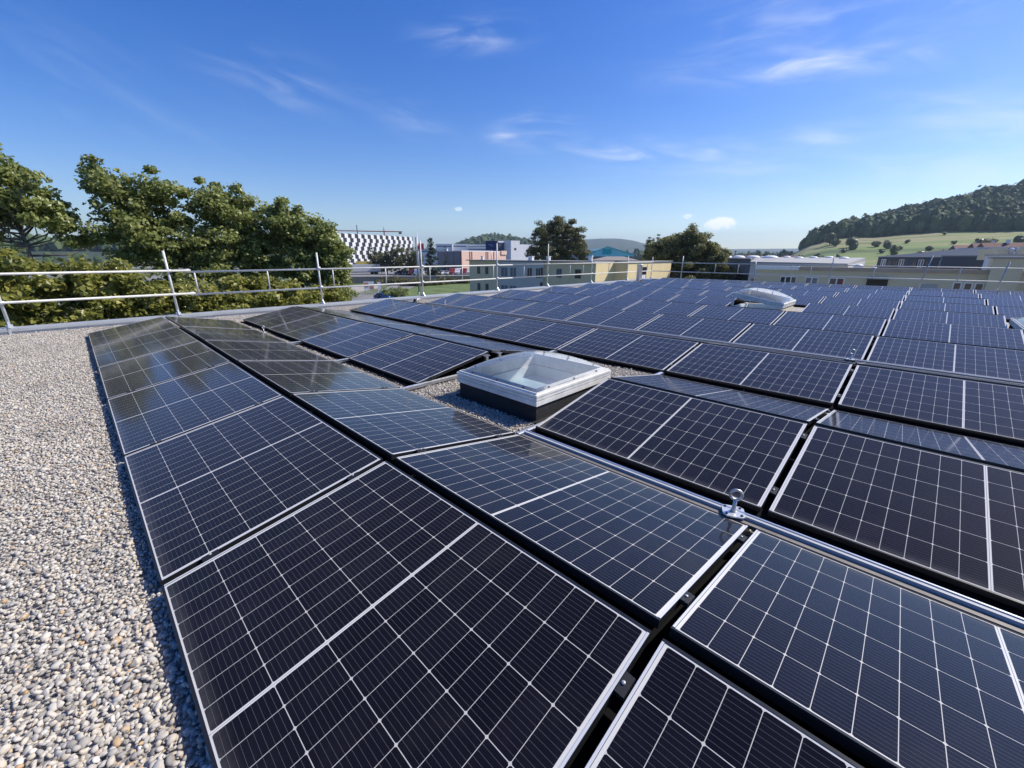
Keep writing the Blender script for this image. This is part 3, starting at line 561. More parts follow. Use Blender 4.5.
MB().box(-.9, 9.45, H+.75, 3.1, 11.1, H+.87).build('tower_cap', ROOFG, g)
REDC = mat('red_curtain', (.22, .07, .06), .7)
for (yw0, yw1, n, gl) in [(9.65, 8.35, 3, DARKGLASS), (7.72, 6.75, 2, BLUEGLASS), (6.0, 4.95, 2, DARKGLASS)]:
    yc = (yw0+yw1)/2+14; win_x(g, yc, yw0-yw1, H-2.2, H-.85, 0, gl, WHITE, n)
MB().box(-.015, 4.98+14, H-2.1, -.013, 5.42+14, H-.95).build('curtain', REDC, g)
for yc in (-1.65, -2.2, -2.75): win_x(g, yc+14, .47, H-2.2, H-.9, 0, DARKGLASS, WHITE, 1)
yc = 2.85+14; b = MB(); b.box(-.06, yc-.65, H-2.4, -.003, yc+.65, H-.85); o = b.build('loading_opening', mat('recess_shade', (.05, .045, .04), .8), g)  # flat dark board paints the shade inside the opening
b = MB(); b.box(-.7, yc-.7, H-.85, -.003, yc+.7, H-.78); b.build('canopy', ROOFG, g)
b = MB(); b.box(-.10, yc-.42, H-1.55, -.063, yc+.45, H-1.48); b.box(-.10, yc+.38, H-2.4, -.063, yc+.45, H-1.55); b.box(-.10, yc-.42, H-2.4, -.063, yc-.35, H-1.55); b.build('door_frame', WHITE, o)
MB().box(-.03, 13.35, H-2.3, -.003, 14.3, H-1.1).build('roller_shutter', mat('shutter_grey', (.36, .36, .36), .6, var=.05, scale=3), g)
for y in (3.4, 2.85):
    pass
for yv, s in [(4.35, .42), (3.35, .26)]:
    v = MB(); v.lathe([(s*.5, 0), (s*.5, s*.5), (s*.9, s*.55), (s*.7, s*1.0), (s*.2, s*1.25)], 14, (1.2, yv+14, H-.25)); v.build('roof_vent', WHITE, g)
v = MB(); v.tube([(-.95, 9.2, H-1.6), (-.95, 9.2, H+.55), (-.6, 9.2, H+.75)], .06, 8); v.build('flue', mat('flue_yellowish', (.7, .66, .5), .5), g)
# --- grey hall and pale flat roof behind it
GH = mat('grey_cladding', (.17, .18, .20), .6, var=.08, scale=.8); GL = mat('pale_roofing', (.36, .355, .345), .85, var=.06, scale=.3)
c4 = [spot(672, 258, 128), spot(751.3, 258, 80), spot(753, 258, 104), spot(684, 258, 156)]; p0, p1 = c4[0], c4[1]; rz, ln = wframe(p0, p1)
g = thing('grey_hall', 'dark grey clad hall with white roof domes right of the loose olive tree', 'building', (p0.x, p0.y, GROUND_Z), rz); H = spot(735, 258.7, 88).z-GROUND_Z
q4 = [tuple((Matrix.Rotation(-rz, 2) @ Vector((c.x-p0.x, c.y-p0.y)))) for c in c4]
MB().prism(q4, 0, H).build('wall', GH, g); MB().prism([(x*1.004-.1, y*1.003-.12) for x, y in q4], H+.002, H+.12).build('roof', GL, g)
b = MB(); b.box(ln*.35, -.05, H-3.9, ln, -.003, H-2.3); b.build('window_band', DARKGLASS, g)
for i in range(5):
    v = MB(); v.lathe([(1.2, 0), (1.15, .18), (.8, .38), (.25, .46)], 14, (ln-2.5-i*6.5, 4, H+.12)); v.build('roof_dome', WHITE, g)
c4 = [spot(751.6, 258, 71), spot(850, 258, 60), spot(866, 258, 108), spot(757, 258, 128)]; p0, p1 = c4[0], c4[1]; rz, ln = wframe(p0, p1)
g = thing('pale_warehouse', 'wide pale flat roofed warehouse just behind the beige building', 'building', (p0.x, p0.y, GROUND_Z), rz); H = .62-GROUND_Z
q4 = [tuple((Matrix.Rotation(-rz, 2) @ Vector((c.x-p0.x, c.y-p0.y)))) for c in c4]
MB().prism(q4, 0, H-.25).build('wall', mat('pale_wall', (.52, .51, .5), .9, var=.05, scale=.5), g); b = MB(); rq = [(x*1.004-.05, y*1.003-.1) for x, y in q4]; zs = [H, H, H+.5, H+.5]; b.add([(*p, H-.248) for p in rq]+[(*p, z_) for p, z_ in zip(rq, zs)], [(3, 2, 1, 0), (4, 5, 6, 7), (0, 1, 5, 4), (1, 2, 6, 5), (2, 3, 7, 6), (3, 0, 4, 7)]); b.build('roof', GL, g)
for z in (H-2.9, H-3.8): MB().box(.6, -.03, z, 4.6, -.003, z+.55).build('louvre_band', DARKGLASS, g)
q4 = [Vector(c) for c in q4]
for i in range(7):
    t = .08+i*.13; u_ = .72+(i % 3)*.09; d_ = q4[0].lerp(q4[1], t).lerp(q4[3].lerp(q4[2], t), u_)
    v = MB(); v.lathe([(.8, 0), (.75, .14), (.5, .28), (.15, .34)], 14, (d_.x, d_.y, H+.48*u_)); v.build('roof_dome', WHITE, g)
for x, y, sx, h in [(6, 31, 2.0, 1.4), (9, 33, 1.6, 1.7)]: MB().box(x, y, H+.3, x+sx, y+2, H+h+.4).build('roof_unit', BEI, g)
# --- dark blue building
BLU = mat('dark_blue_roof', (.05, .068, .105), .85, 0, .15, var=.1, scale=.6); BLW = mat('dark_blue_wall', (.06, .075, .10), .7, var=.1, scale=.6)
p0, p1 = spot(873, 258, 118), spot(989, 258, 104); rz, ln = wframe(p0, p1)
g = thing('blue_roofed_building', 'dark blue building with low hip roof and ribbon of windows', 'building', (p0.x, p0.y, GROUND_Z), rz)
ze = spot(930, 257.2, 110).z-GROUND_Z; zr = spot(930, 247.6, 122).z-GROUND_Z; dp = 26
MB().box(.6, .6, 0, ln-.6, dp-.6, ze).build('wall', BLW, g)
b = MB(); b.add([(0, 0, ze), (ln, 0, ze), (ln, dp, ze), (0, dp, ze), (ln*.38, dp/2, zr), (ln*.62, dp/2, zr)], [(0, 1, 5, 4), (1, 2, 5), (2, 3, 4, 5), (3, 0, 4), (3, 2, 1, 0)]); b.build('roof', BLU, g)
for i in range(14):
    x = 1.5+i*(ln-3)/14
    if i in (4, 8): continue
    window(g, x, x+(ln-3)/14*.8, ze-1.9, ze-.45, 2, BLW if i % 3 else WHITE, DARKGLASS if i % 4 else BLUEGLASS, .6, .09)
for x in (.3, .47, .7): MB().box(ln*x, dp*.42, zr-.9, ln*x+1.8, dp*.45, zr-.15).build('roof_window', WHITE, g)
# --- house roofs at the right edge
RED = mat('brown_tiles', (.19, .10, .08), .85, var=.2, scale=1.5)
def house(p, rz, w, d, h, hr, label, rm=RED, wm=WHITE, name='house', group=None, zb=GROUND_Z, chim=True):
    g = thing(name, label, 'house', (p[0], p[1], zb), rz, group)
    MB().box(-w/2, -d/2, 0, w/2, d/2, h).build('wall', wm, g)
    b = MB(); b.add([(-w/2-.4, -d/2-.5, h-.1), (w/2+.4, -d/2-.5, h-.1), (w/2+.4, d/2+.5, h-.1), (-w/2-.4, d/2+.5, h-.1), (-w/2-.4, 0, h+hr), (w/2+.4, 0, h+hr)], [(0, 1, 5, 4), (2, 3, 4, 5), (1, 2, 5), (3, 0, 4), (3, 2, 1, 0)])
    rf = b.build('roof', rm, g)
    if chim: MB().box(w*.2, -.2, h+hr*.6, w*.2+.6, .5, h+hr+.7).build('chimney', wm, rf)
    for x in (-.3, .12):
        window(g, w*x, w*x+1.2, h*.62, h*.62+1.3, 2, WHITE, DARKGLASS, -d/2-.003)
    return g
def zat(px, py, D): return spot(px, py, D).z
for (px, D, py, w, d, hr, lb, wm) in [(986, 215, 249.5, 17, 11, 2.6, 'house with dull red roof beside the dark round tree', OFFW), (1003, 190, 247.5, 14, 12, 3.5, 'large red brown roofed house near the right picture edge', OFFW), (1022, 170, 247, 16, 11, 3.6, 'red brown roofed house cut by the right picture edge', WHITE)]:
    q = pd(px, D); top = zat(px, py-4.5, D)-GROUND_Z; house(q, -(YAW+.55)+random.uniform(-.2, .2)+math.pi, w, d, top-hr, hr, lb, RED, wm)
q0, q1 = spot(985, 258, 84), spot(991, 258, 80); rz, ln = wframe(q0, q1); g = thing('white_annex', 'small bright white block right of the dark blue building', 'building', (q0.x, q0.y, GROUND_Z), rz); hh = zat(988, 256, 82)-GROUND_Z
MB().box(0, 0, 0, ln+3, 6, hh).build('wall', OFFW, g); MB().box(-.1, -.1, hh, ln+3.1, 6.1, hh+.2).build('roof', GL, g)
for i, (px, py0, py1, lb) in enumerate([(1004, 254, 249, 'slim white flue left of a pair above the beige stair tower'), (1009.5, 254.5, 248, 'slim white flue standing between two others above the stair tower'), (1017, 253, 247.5, 'slim white leaning flue near the right picture edge')]):
    q = pd(px, 95); z0, z1 = zat(px, py0+5, 95), zat(px, py1, 95); t = thing('flue_pipe', lb, 'chimney', (q[0], q[1], z0)); MB().lathe([(.28, 0), (.28, z1-z0-.3), (.4, z1-z0-.25), (.1, z1-z0)], 10).build('pipe', OFFW, t)
q = spot(1017, 260, 99); g = thing('dark_annex', 'low dark annex behind the beige stair tower carrying slim flues', 'building', (q.x-6, q.y-14, GROUND_Z)); hh = zat(1010, 256.5, 98)-GROUND_Z
MB().box(0, 0, 0, 16, 22, hh).build('wall', BLW, g); MB().box(-.1, -.1, hh, 16.1, 22.1, hh+.15).build('roof', ROOFG, g)
# --- patterned black and white building
def zig_mat():
    m = bpy.data.materials.new('zigzag_cladding'); m.use_nodes = True; T = NT(m.node_tree); p = T.n['Principled BSDF']
    tc = T.new('ShaderNodeTexCoord').outputs['Object']; s = T.new('ShaderNodeSeparateXYZ'); T.l.new(tc, s.inputs[0])
    step = T.m('FLOOR', T.m('DIVIDE', s.outputs[2], 1.9))
    tri = T.m('PINGPONG', T.m('ADD', step, 1.), 3.)
    xx = T.m('ADD', T.m('DIVIDE', s.outputs[0], 4.0), T.m('MULTIPLY', tri, -.25))
    blk = T.m('LESS_THAN', T.m('FRACT', xx), .53)
    T.l.new(T.mix(blk, (.74, .75, .76, 1), (.02, .022, .026, 1)), p.inputs['Base Color']); p.inputs['Roughness'].default_value = .6; return m
p0, p1 = spot(322, 232, 214), spot(412.5, 237, 254); rz, ln = wframe(p0, p1); H = 11.1-GROUND_Z
g = thing('patterned_building', 'large building clad in a black and white zigzag pattern', 'building', (p0.x, p0.y, GROUND_Z), rz)
MB().box(0, 0, 4.2, ln, 30, H).build('facade', zig_mat(), g); MB().box(.5, .5, 0, ln-.5, 29, 4.2).build('plinth', mat('plinth_grey', (.3, .3, .31), .8), g)
for i in range(8): window(g, 4+i*ln/8.6, 4+i*ln/8.6+3.6, 1.2, 3.4, 3, GH, BLUEGLASS, .5, .12)
b = MB(); b.tube([(ln*.55, 14, H), (ln*.55, 14, H+5.2)], .3, 8); b.build('roof_mast', GH, g)
# crane far behind
q = pd(386, 420); z0 = GROUND_Z; zc = zat(386, 232, 420); CR = mat('crane_red', (.45, .12, .09), .6)
g = thing('tower_crane', 'thin red tower crane behind the patterned building', 'crane', (q[0], q[1], z0), -(YAW-.3)); hh = zc-z0
b = MB(); b.box(-.5, -.5, 0, .5, .5, hh); b.build('mast', CR, g); b = MB(); b.box(-42, -.35, hh, 16, .35, hh+.8); b.build('jib', CR, g); b = MB(); b.add([(-.5, -.5, hh+.8), (.5, -.5, hh+.8), (.5, .5, hh+.8), (-.5, .5, hh+.8), (0, 0, hh+5)], [(0, 1, 4), (1, 2, 4), (2, 3, 4), (3, 0, 4)]); b.build('tower_head', CR, g); MB().box(13, -.9, hh-1.6, 15.5, .9, hh).build('counterweight', GH, g)
# yellow building sliver at the trees' right end
q = spot(333, 230, 150); g = thing('yellow_tower', 'pale yellow building top peeping over the smallest leafy tree', 'building', (q.x, q.y, GROUND_Z), .5); hh = zat(333, 228.5, 150)-GROUND_Z
MB().box(-3, 0, 0, 1.6, 6, hh-.4).build('wall', mat('pale_yellow', (.66, .58, .34), .9), g); MB().box(-3.1, -.1, hh-.4, 1.7, 6.1, hh).build('roof', OFFW, g)
# --- salmon and grey warehouse
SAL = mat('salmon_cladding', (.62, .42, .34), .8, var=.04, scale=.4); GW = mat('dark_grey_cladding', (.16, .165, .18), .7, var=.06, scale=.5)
p0, p1, p2 = spot(437, 251, 215), spot(461.5, 251, 185), spot(506, 253.5, 215)
g = thing('salmon_warehouse', 'flat warehouse with salmon front and shaded dark grey side', 'building', (p1.x, p1.y, GROUND_Z)); H = zat(462, 250.5, 185)-GROUND_Z
V2 = [Vector((0, 0)), Vector((p2.x-p1.x, p2.y-p1.y)), None, Vector((p0.x-p1.x, p0.y-p1.y))]; V2[2] = V2[1]+V2[3]
MB().prism([tuple(v) for v in V2], 0, H-.3).build('wall', SAL, g); MB().prism([tuple(v*1.004) for v in V2], H-.3, H).build('roof', OFFW, g)
def along(a, b_, t0, t1, z0, z1, off, m, nm, parent):
    d = (b_-a); nrm = Vector((d.y, -d.x)).normalized()
    if nrm.dot(a+d*.5 + Vector((p1.x, p1.y))) > 0: nrm = -nrm
    A, B = a+d*t0, a+d*t1; o = nrm*off; i = nrm*.003
    MB().prism([tuple(A+i), tuple(B+i), tuple(B+o), tuple(A+o)], z0, z1).build(nm, m, parent)
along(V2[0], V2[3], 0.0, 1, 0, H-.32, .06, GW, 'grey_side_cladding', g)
DKR = mat('dark_red_trim', (.12, .05, .045), .7)
for t in (.0, .26, .5): along(V2[0], V2[3], t+.012, t+.05, .2, H-.4, .10, DKR if t < .1 else BLACKPL, 'downpipe', g)
for t in (.15, .19, .5, .54, .68): along(V2[0], V2[1], t, t+.022, .3, H-.4, .06, DKR, 'dark_stripe', g)
along(V2[0], V2[1], .86, 1.0, H-1.6, H+.2, .5, SAL, 'front_step', g)
# blue sign on a post
q = pd(491.5, 150); g = thing('blue_sign', 'square dark blue advertising sign on a post above the salmon warehouse', 'sign', (q[0], q[1], GROUND_Z), -(YAW-.05)); z1, z0 = zat(491.5, 241, 150)-GROUND_Z, zat(491.5, 250.4, 150)-GROUND_Z; sw = 3.9/2
MB().box(-sw, -.2, z0, sw, .2, z1).build('panel', mat('sign_blue', (.012, .022, .12), .5), g); MB().tube([(0, .3, 0), (0, .3, z1-.3)], .18, 10).build('post', GALV, g)
b = MB(); wh = mat('sign_pale_mark', (.12, .17, .36), .5); zc = (z0+z1)/2; b.box(-1.0, -.215, zc+.2, .3, -.203, zc+.5); b.box(-.4, -.215, zc-.2, .9, -.203, zc+.05); b.build('lettering', wh, g)
# white building behind
p0, p1 = spot(511, 240, 330), spot(541, 243, 350); rz, ln = wframe(p0, p1); H = zat(512, 240.5, 330)-GROUND_Z
g = thing('white_office_block', 'plain white block with few dark windows left of the large dark tree', 'building', (p0.x, p0.y, GROUND_Z), rz)
MB().box(0, 0, 0, ln*.28, 16, H).build('tower', OFFW, g); MB().box(ln*.28, .3, 0, ln, 16, H-2.6).build('wall', OFFW, g)
for x, z in [(.10, H-7), (.50, H-8), (.5, H-12), (.8, H-12)]: window(g, ln*x, ln*x+2.2, z, z+1.7, 1, GH, DARKGLASS, .27 if x > .28 else 0, .1)
q = spot(503, 244, 335); g = thing('dark_blue_block', 'dark navy block with white top edge beside the white office block', 'building', (q.x-4, q.y+1, GROUND_Z), rz); hh = zat(506, 241, 335)-GROUND_Z
MB().box(0, 0, 0, 9, 10, hh-1.2).build('wall', mat('navy_wall', (.035, .045, .09), .7), g); MB().box(-.2, -.2, hh-1.2, 7, 10.2, hh).build('roof_sign', OFFW, g)
for (px, D, py, w, h2, lb) in [(433, 420, 248.5, 26, 0, 'long low pale hall left of the grey warehouse roof'), (444, 480, 243.8, 18, 0, 'boxy white hall standing out above the grey warehouse'), (459, 500, 244, 20, 0, 'white hall just left of the wooded hill foot'), (475, 520, 244.5, 60, 0, 'long white hall with dark window line below the wooded hill'), (484, 470, 247, 40, 0, 'low white building below the long white hall')]:
    q = spot(px, py, D); hh = q.z-GROUND_Z; g = thing('distant_hall', lb, 'building', (q.x, q.y, GROUND_Z), -(YAW-.1), 'pale distant halls')
    MB().box(-w/2, 0, 0, w/2, 22, hh-.5).build('wall', OFFW, g); MB().box(-w/2-.2, -.2, hh-.5, w/2+.2, 22.2, hh).build('roof', WHITE, g)
    MB().box(-w*.42, -.06, hh-3.2, w*.42, -.003, hh-1.9).build('window_band', BLUEGLASS, g)
# turquoise hall
TUR = mat('turquoise_cladding', (.30, .74, .78), .5, var=.05, scale=.4); TUD = mat('deep_turquoise', (.02, .45, .48), .5)
p0, p1 = spot(589, 254, 165), spot(634, 254, 165); rz, ln = wframe(p0, p1); g = thing('turquoise_hall', 'wide hall with turquoise gable front and long white roof', 'building', (p0.x, p0.y, GROUND_Z), rz)
ze, zr = zat(634, 254.8, 165)-GROUND_Z, zat(608, 247, 165)-GROUND_Z; xr = ln*.40
b = MB(); b.add([(0, .02, ze-.6), (ln, .02, ze-.6), (ln, .02, ze), (xr, .02, zr), (0, .02, ze), (0, 60, ze-.6), (ln, 60, ze-.6), (ln, 60, ze), (xr, 60, zr), (0, 60, ze)], [(0, 1, 2, 3, 4), (9, 8, 7, 6, 5), (1, 0, 5, 6), (0, 4, 9, 5), (1, 6, 7, 2)]); b.build('gable', TUR, g)
b = MB(); b.add([(-.3, -.4, ze+.02), (xr, -.4, zr+.04), (xr, 61, zr+.04), (-.3, 61, ze+.02), (-.3, -.4, ze+.25), (xr, -.4, zr+.3), (xr, 61, zr+.3), (-.3, 61, ze+.25)], [(0, 1, 2, 3), (7, 6, 5, 4), (0, 4, 5, 1), (1, 5, 6, 2), (2, 6, 7, 3), (3, 7, 4, 0)])
b.add([(ln+.3, -.4, ze+.02), (xr+.01, -.4, zr+.04), (xr+.01, 61, zr+.04), (ln+.3, 61, ze+.02), (ln+.3, -.4, ze+.25), (xr+.01, -.4, zr+.3), (xr+.01, 61, zr+.3), (ln+.3, 61, ze+.25)], [(3, 2, 1, 0), (4, 5, 6, 7), (1, 5, 4, 0), (2, 6, 5, 1), (3, 7, 6, 2), (0, 4, 7, 3)]); b.build('roof', TUR, g)
MB().box(.4, .4, 0, ln-.4, 59, ze-.6).build('wall', GW, g)
MB().box(xr-1.6, -.06, ze+.15, xr+1.6, .005, zr-.75).build('gable_emblem', TUD, g)
p0, p1 = spot(571, 250, 195), spot(603, 248, 195); rz, ln = wframe(p0, p1); g = thing('white_roofed_hall', 'hall with bright white sloping roof left of the turquoise gable', 'building', (p0.x, p0.y, GROUND_Z), rz); hh = zat(600, 247.8, 195)-GROUND_Z
MB().box(0, .3, 0, ln, 22, hh-1.6).build('wall', OFFW, g); b = MB(); b.extr([(-.4, hh-2.4), (ln+.4, hh-.9), (ln+.4, hh-.2), (-.4, hh-1.2)], -.3, 22.5); b.build('roof', WHITE, g)
q0, q1 = spot(592, 257.5, 120), spot(638, 258.5, 120); rz, ln = wframe(q0, q1); g = thing('brown_roofed_building', 'low building with grey brown roof below the turquoise gable', 'building', (q0.x, q0.y, GROUND_Z), rz); hh = zat(615, 260.4, 120)-GROUND_Z
MB().box(0, 0, 0, ln, 14, hh).build('wall', mat('dark_brown_wall', (.10, .09, .085), .8), g); b = MB(); b.add([(-.6, -.6, hh), (ln+.6, -.6, hh), (ln+.6, 14.6, hh), (-.6, 14.6, hh), (ln*.3, 7, hh+1.0), (ln*.7, 7, hh+1.0)], [(0, 1, 5, 4), (1, 2, 5), (2, 3, 4, 5), (3, 0, 4), (3, 2, 1, 0)]); b.build('roof', mat('grey_brown_roof', (.26, .23, .20), .85, var=.1, scale=1), g)  # wall in one even dark brown
# distant houses and trees of the town
for i in range(44):
    px = random.choice([random.uniform(425, 560), random.uniform(690, 880), random.uniform(715, 860)]); D = random.uniform(420, 900)
    q = pd(px, D); house(q, random.uniform(0, 3), random.uniform(9, 16), 9, random.uniform(5, 7.5), 2.6, 'small pale distant house among the trees of the town', RED if i % 3 else ROOFG, OFFW, 'distant_house', 'distant houses of the town', chim=False)
for i in range(120):
    px = random.choice([random.uniform(420, 580), random.uniform(690, 900), random.uniform(700, 860), random.uniform(20, 420)]); D = random.uniform(330, 950)
    q = pd(px, D); h = random.uniform(8, 12); far_tree((q[0], q[1], GROUND_Z), h, h*.38, 'dark distant tree standing among the houses of the town', 'distant trees of the town')
for px, D, h, lb in [(735, 330, 12.5, 'pointed dark spruce on the horizon right of the small cumulus'), (741, 300, 10, 'round dark tree beside the pointed spruce')]:
    q = pd(px, D)
    if px == 735: mid_tree(q, h, 2.2, 'spruce_tree', lb, LEAF_C, n=30, per=50, shape='cone')
    else: far_tree((q[0], q[1], GROUND_Z), h, 4, lb, None)
pts = []
for i in range(150):                                                     # belts of woodland out to the horizon
    px = random.uniform(-60, 930); D = random.uniform(750, 3600); w = random.uniform(3, 11)*(1+D/1500)
    for j in range(16): q = spot(px+random.gauss(0, 9), 256, D+random.gauss(0, w)); pts.append((q.x, q.y, GROUND_Z))
forest('valley_woods', pts, 15, 'far belts of trees spread over the valley up to the horizon')

# ================================================================== VEHICLES, SIGNS in the yard
def car(px, py, rz, colr, label, typ='car', name=None, D=None):
    q = gp(px, py) if D is None else pd(px, D)
    g = thing(name or ('parked_van' if typ == 'van' else 'parked_car'), label, 'van' if typ == 'van' else 'car', (q[0], q[1], (GROUND_Z if D is None else YARD_Z)+.02), rz, 'vehicles parked in the yard' if D else None)
    m = mat('paint_%d_%d_%d' % tuple(int(c*100) for c in colr), colr, .3)
    if typ == 'car':
        ln, wd = 4.3, 1.75; prof = [(-2.12, .35), (-2.15, .75), (-1.95, .95), (-1.0, 1.0), (-.45, 1.42), (.9, 1.45), (1.65, 1.0), (2.1, .92), (2.15, .5), (2.05, .32)]; win = [(-.85, 1.02), (-.42, 1.36), (.85, 1.39), (1.42, 1.02)]
    else:
        ln, wd = 5.4, 1.95; prof = [(-2.7, .4), (-2.72, .95), (-2.3, 1.15), (-1.6, 1.95), (-1.3, 2.25), (2.65, 2.3), (2.7, .45)]; win = [(-2.1, 1.2), (-1.5, 1.9), (-.6, 1.95), (-.6, 1.2)]
    body = MB(); body.extr(prof, -wd/2, wd/2); body.build('body', m, g)
    for s in (-1, 1):
        w = MB(); w.extr(win, s*wd/2-.02, s*wd/2+.012); w.build('window', DARKGLASS, g)
        for x in (-ln*.31, ln*.30):
            t = MB(); t.tube([(x, s*(wd/2-.2), .33), (x, s*(wd/2+.03), .33)], .33, 14); wh = t.build('wheel', TYRE, g); MB().tube([(x, s*(wd/2+.0), .33), (x, s*(wd/2+.045), .33)], .19, 12).build('rim', GALV, wh)
        MB().box(-ln/2-.02, s*wd*.36-.16, .6, -ln/2+.12, s*wd*.36+.16, .76).build('headlight', WHITE, g)
    MB().extr([(prof[3][0]+.02, 1.03), (prof[4][0]-.02, prof[4][1]-.06), (prof[4][0]-.05, prof[4][1]-.02), (prof[3][0]-.03, 1.06)], -wd*.42, wd*.42).build('windscreen', DARKGLASS, g)
    return g
car(384, 299.5, 1.9, (.02, .10, .30), 'blue car parked beside the round green bush')
car(398.5, 0, .3, (.03, .03, .035), 'black car parked below the dark trees of the yard', D=166); car(406, 0, .4, (.05, .05, .055), 'dark grey car parked right of the black car', D=164)
car(412.5, 0, .5, (.16, .05, .03), 'rust brown van parked left of the white van', 'van', D=163); car(417.8, 0, .6, (.75, .75, .74), 'white van parked beside the flag pole', 'van', D=162)
car(434, 0, .5, (.04, .05, .07), 'dark car parked in front of the conifer', D=164); car(441, 0, .5, (.6, .6, .6), 'silver car parked below the grey warehouse wall', D=164); car(447, 0, .5, (.55, .56, .58), 'pale grey car parked left of the red van', D=165)
car(452.5, 0, .7, (.30, .05, .05), 'red van parked below the salmon front', 'van', D=166); car(458, 0, .7, (.7, .7, .7), 'white van parked between two red vans', 'van', D=166); car(464, 0, .7, (.24, .03, .03), 'dark red van parked nearest the olive building', 'van', D=166)
car(470, 0, .7, (.66, .66, .64), 'white van half hidden by the olive building corner', 'van', D=167)
def truck(px, py, ln, label):
    q = pd(px, py); g = thing('truck_trailer', label, 'trailer', (q[0], q[1], YARD_Z+.02), -(YAW-.45))
    MB().box(-ln/2, -1.25, 1.1, ln/2, 1.25, 3.7).build('box', mat('trailer_grey', (.5, .51, .53), .5, var=.04), g); MB().box(-ln/2+.3, -.9, .75, ln/2-.3, .9, 1.1).build('chassis', GH, g)
    for x in (-ln*.4, ln*.28, ln*.38):
        for s in (-1, 1): MB().tube([(x, s*.9, .5), (x, s*1.2, .5)], .5, 14).build('wheel', TYRE, g)
truck(360, 172, 13.5, 'long pale grey trailer parked below the patterned building')
q = pd(366, 190); g = thing('yellow_banner', 'wide yellow banner below the patterned building', 'banner', (q[0], q[1], YARD_Z), -(YAW-.4)); zb = 2.6
MB().box(-4.2, -.08, zb, 4.2, .08, zb+2.0).build('cloth', mat('banner_yellow', (.68, .52, .12), .7), g)
for x in (-4, 4): MB().tube([(x, .15, 0), (x, .15, zb+2)], .08, 8).build('post', GALV, g)
q = pd(366, 115); g = thing('billboard', 'small billboard with orange and white panels beside the path', 'billboard', (q[0], q[1], GROUND_Z), -(YAW-.35)); MB().box(-1.25, -.06, .9, 1.25, .06, 2.9).build('board', WHITE, g); b = MB(); b.box(-1.1, -.075, 1.5, -.1, -.063, 2.7); b.box(.2, -.075, 1.0, 1.1, -.063, 1.9); b.build('poster', mat('poster_orange', (.55, .25, .15), .7), g)
for x in (-1, 1): MB().tube([(x, .1, 0), (x, .1, 2.9)], .05, 8).build('post', GALV, g)
q = pd(376.5, 112); g = thing('totem_sign', 'narrow white upright sign between billboard and weedy bushes', 'sign', (q[0], q[1], GROUND_Z), -(YAW-.35)); MB().box(-.4, -.12, .3, .4, .12, 2.9).build('panel', WHITE, g); MB().box(-.3, -.1, 0, .3, .1, .3).build('base', GH, g)
q = pd(418.4, 95); g = thing('flag_pole', 'pale flag pole with small red flag right of the dark trees', 'flag', (q[0], q[1], GROUND_Z)); zt_ = zat(420.5, 233, 95)-GROUND_Z; zf = zat(420.5, 243.5, 95)-GROUND_Z
MB().tube([(0, 0, 0), (0, 0, zt_)], [.10, .05], 8).build('pole', GALV, g)
b = MB(); dirv = Vector((math.cos(YAW), -math.sin(YAW))); n = 8; vs = []
for i in range(n+1):
    t = i/n*1.25; o = .09*math.sin(i*1.1); px_, py_ = dirv.x*t - dirv.y*o, dirv.y*t + dirv.x*o
    vs += [(px_, py_, zf), (px_, py_, zf-1.25)]
fo = b; fo.add(vs, [(2*i, 2*i+1, 2*i+3, 2*i+2) for i in range(n)]); fo.build('flag', mat('flag_red', (.62, .06, .07), .8), g)
q = pd(416.8, 110); g = thing('chimney_stack', 'slim dark pipe standing just left of the red flag', 'chimney', (q[0], q[1], GROUND_Z)); MB().tube([(0, 0, 0), (0, 0, zat(418, 237, 110)-GROUND_Z)], .16, 10).build('pipe', GH, g); MB().box(-.3, -.3, 0, .3, .3, .4).build('footing', CONC, g)

# ================================================================== SOLAR ARRAY
def panel_meshes():
    b = MB(); lip = .0105; h = .035
    b.box(0, 0, -h, lip, L, 0); b.box(W-lip, 0, -h, W, L, 0); b.box(lip, 0, -h, W-lip, lip, 0); b.box(lip, L-lip, -h, W-lip, L, 0)
    b.mat = 1; b.box(.012, .0015, .0001, W-.012, lip-.0005, .0009); b.box(.012, L-lip+.0005, .0001, W-.012, L-.0015, .0009)
    fr = b.mesh('frame'); fr.materials.append(FRAME); fr.materials.append(LIP_GLINT)
    b = MB(); b.box(lip+.0005, lip+.0005, -.007, W-lip-.0005, L-lip-.0005, -.0018); ce = b.mesh('cells'); ce.materials.append(CELLS); ce.materials.append(BACK)
    ce.polygons[0].material_index = 1
    return fr, ce
FR, CE = panel_meshes()
b = MB(); b.box(-.035, -.032, -.012, .035, -.003, .004); b.box(-.035, -.019, .004, .035, -.001, .0065); CL = b.mesh('clamp'); CL.materials.append(BLACKPL)
b = MB(); b.lathe([(.0065, .0065), (.0065, .011), (.004, .0125)], 8, (0, -.012, 0)); BO = b.mesh('bolt'); BO.materials.append(mat('dull_bolt', (.45, .44, .42), .5, .5))
ORD = ['', 'first', 'second', 'third', 'fourth', 'fifth', 'sixth', 'seventh', 'eighth', 'ninth', 'tenth']
missing = {(3, 2), (4, 2), (11, 2), (12, 2), (9, -1), (10, -1), (11, -1), (12, -1)}
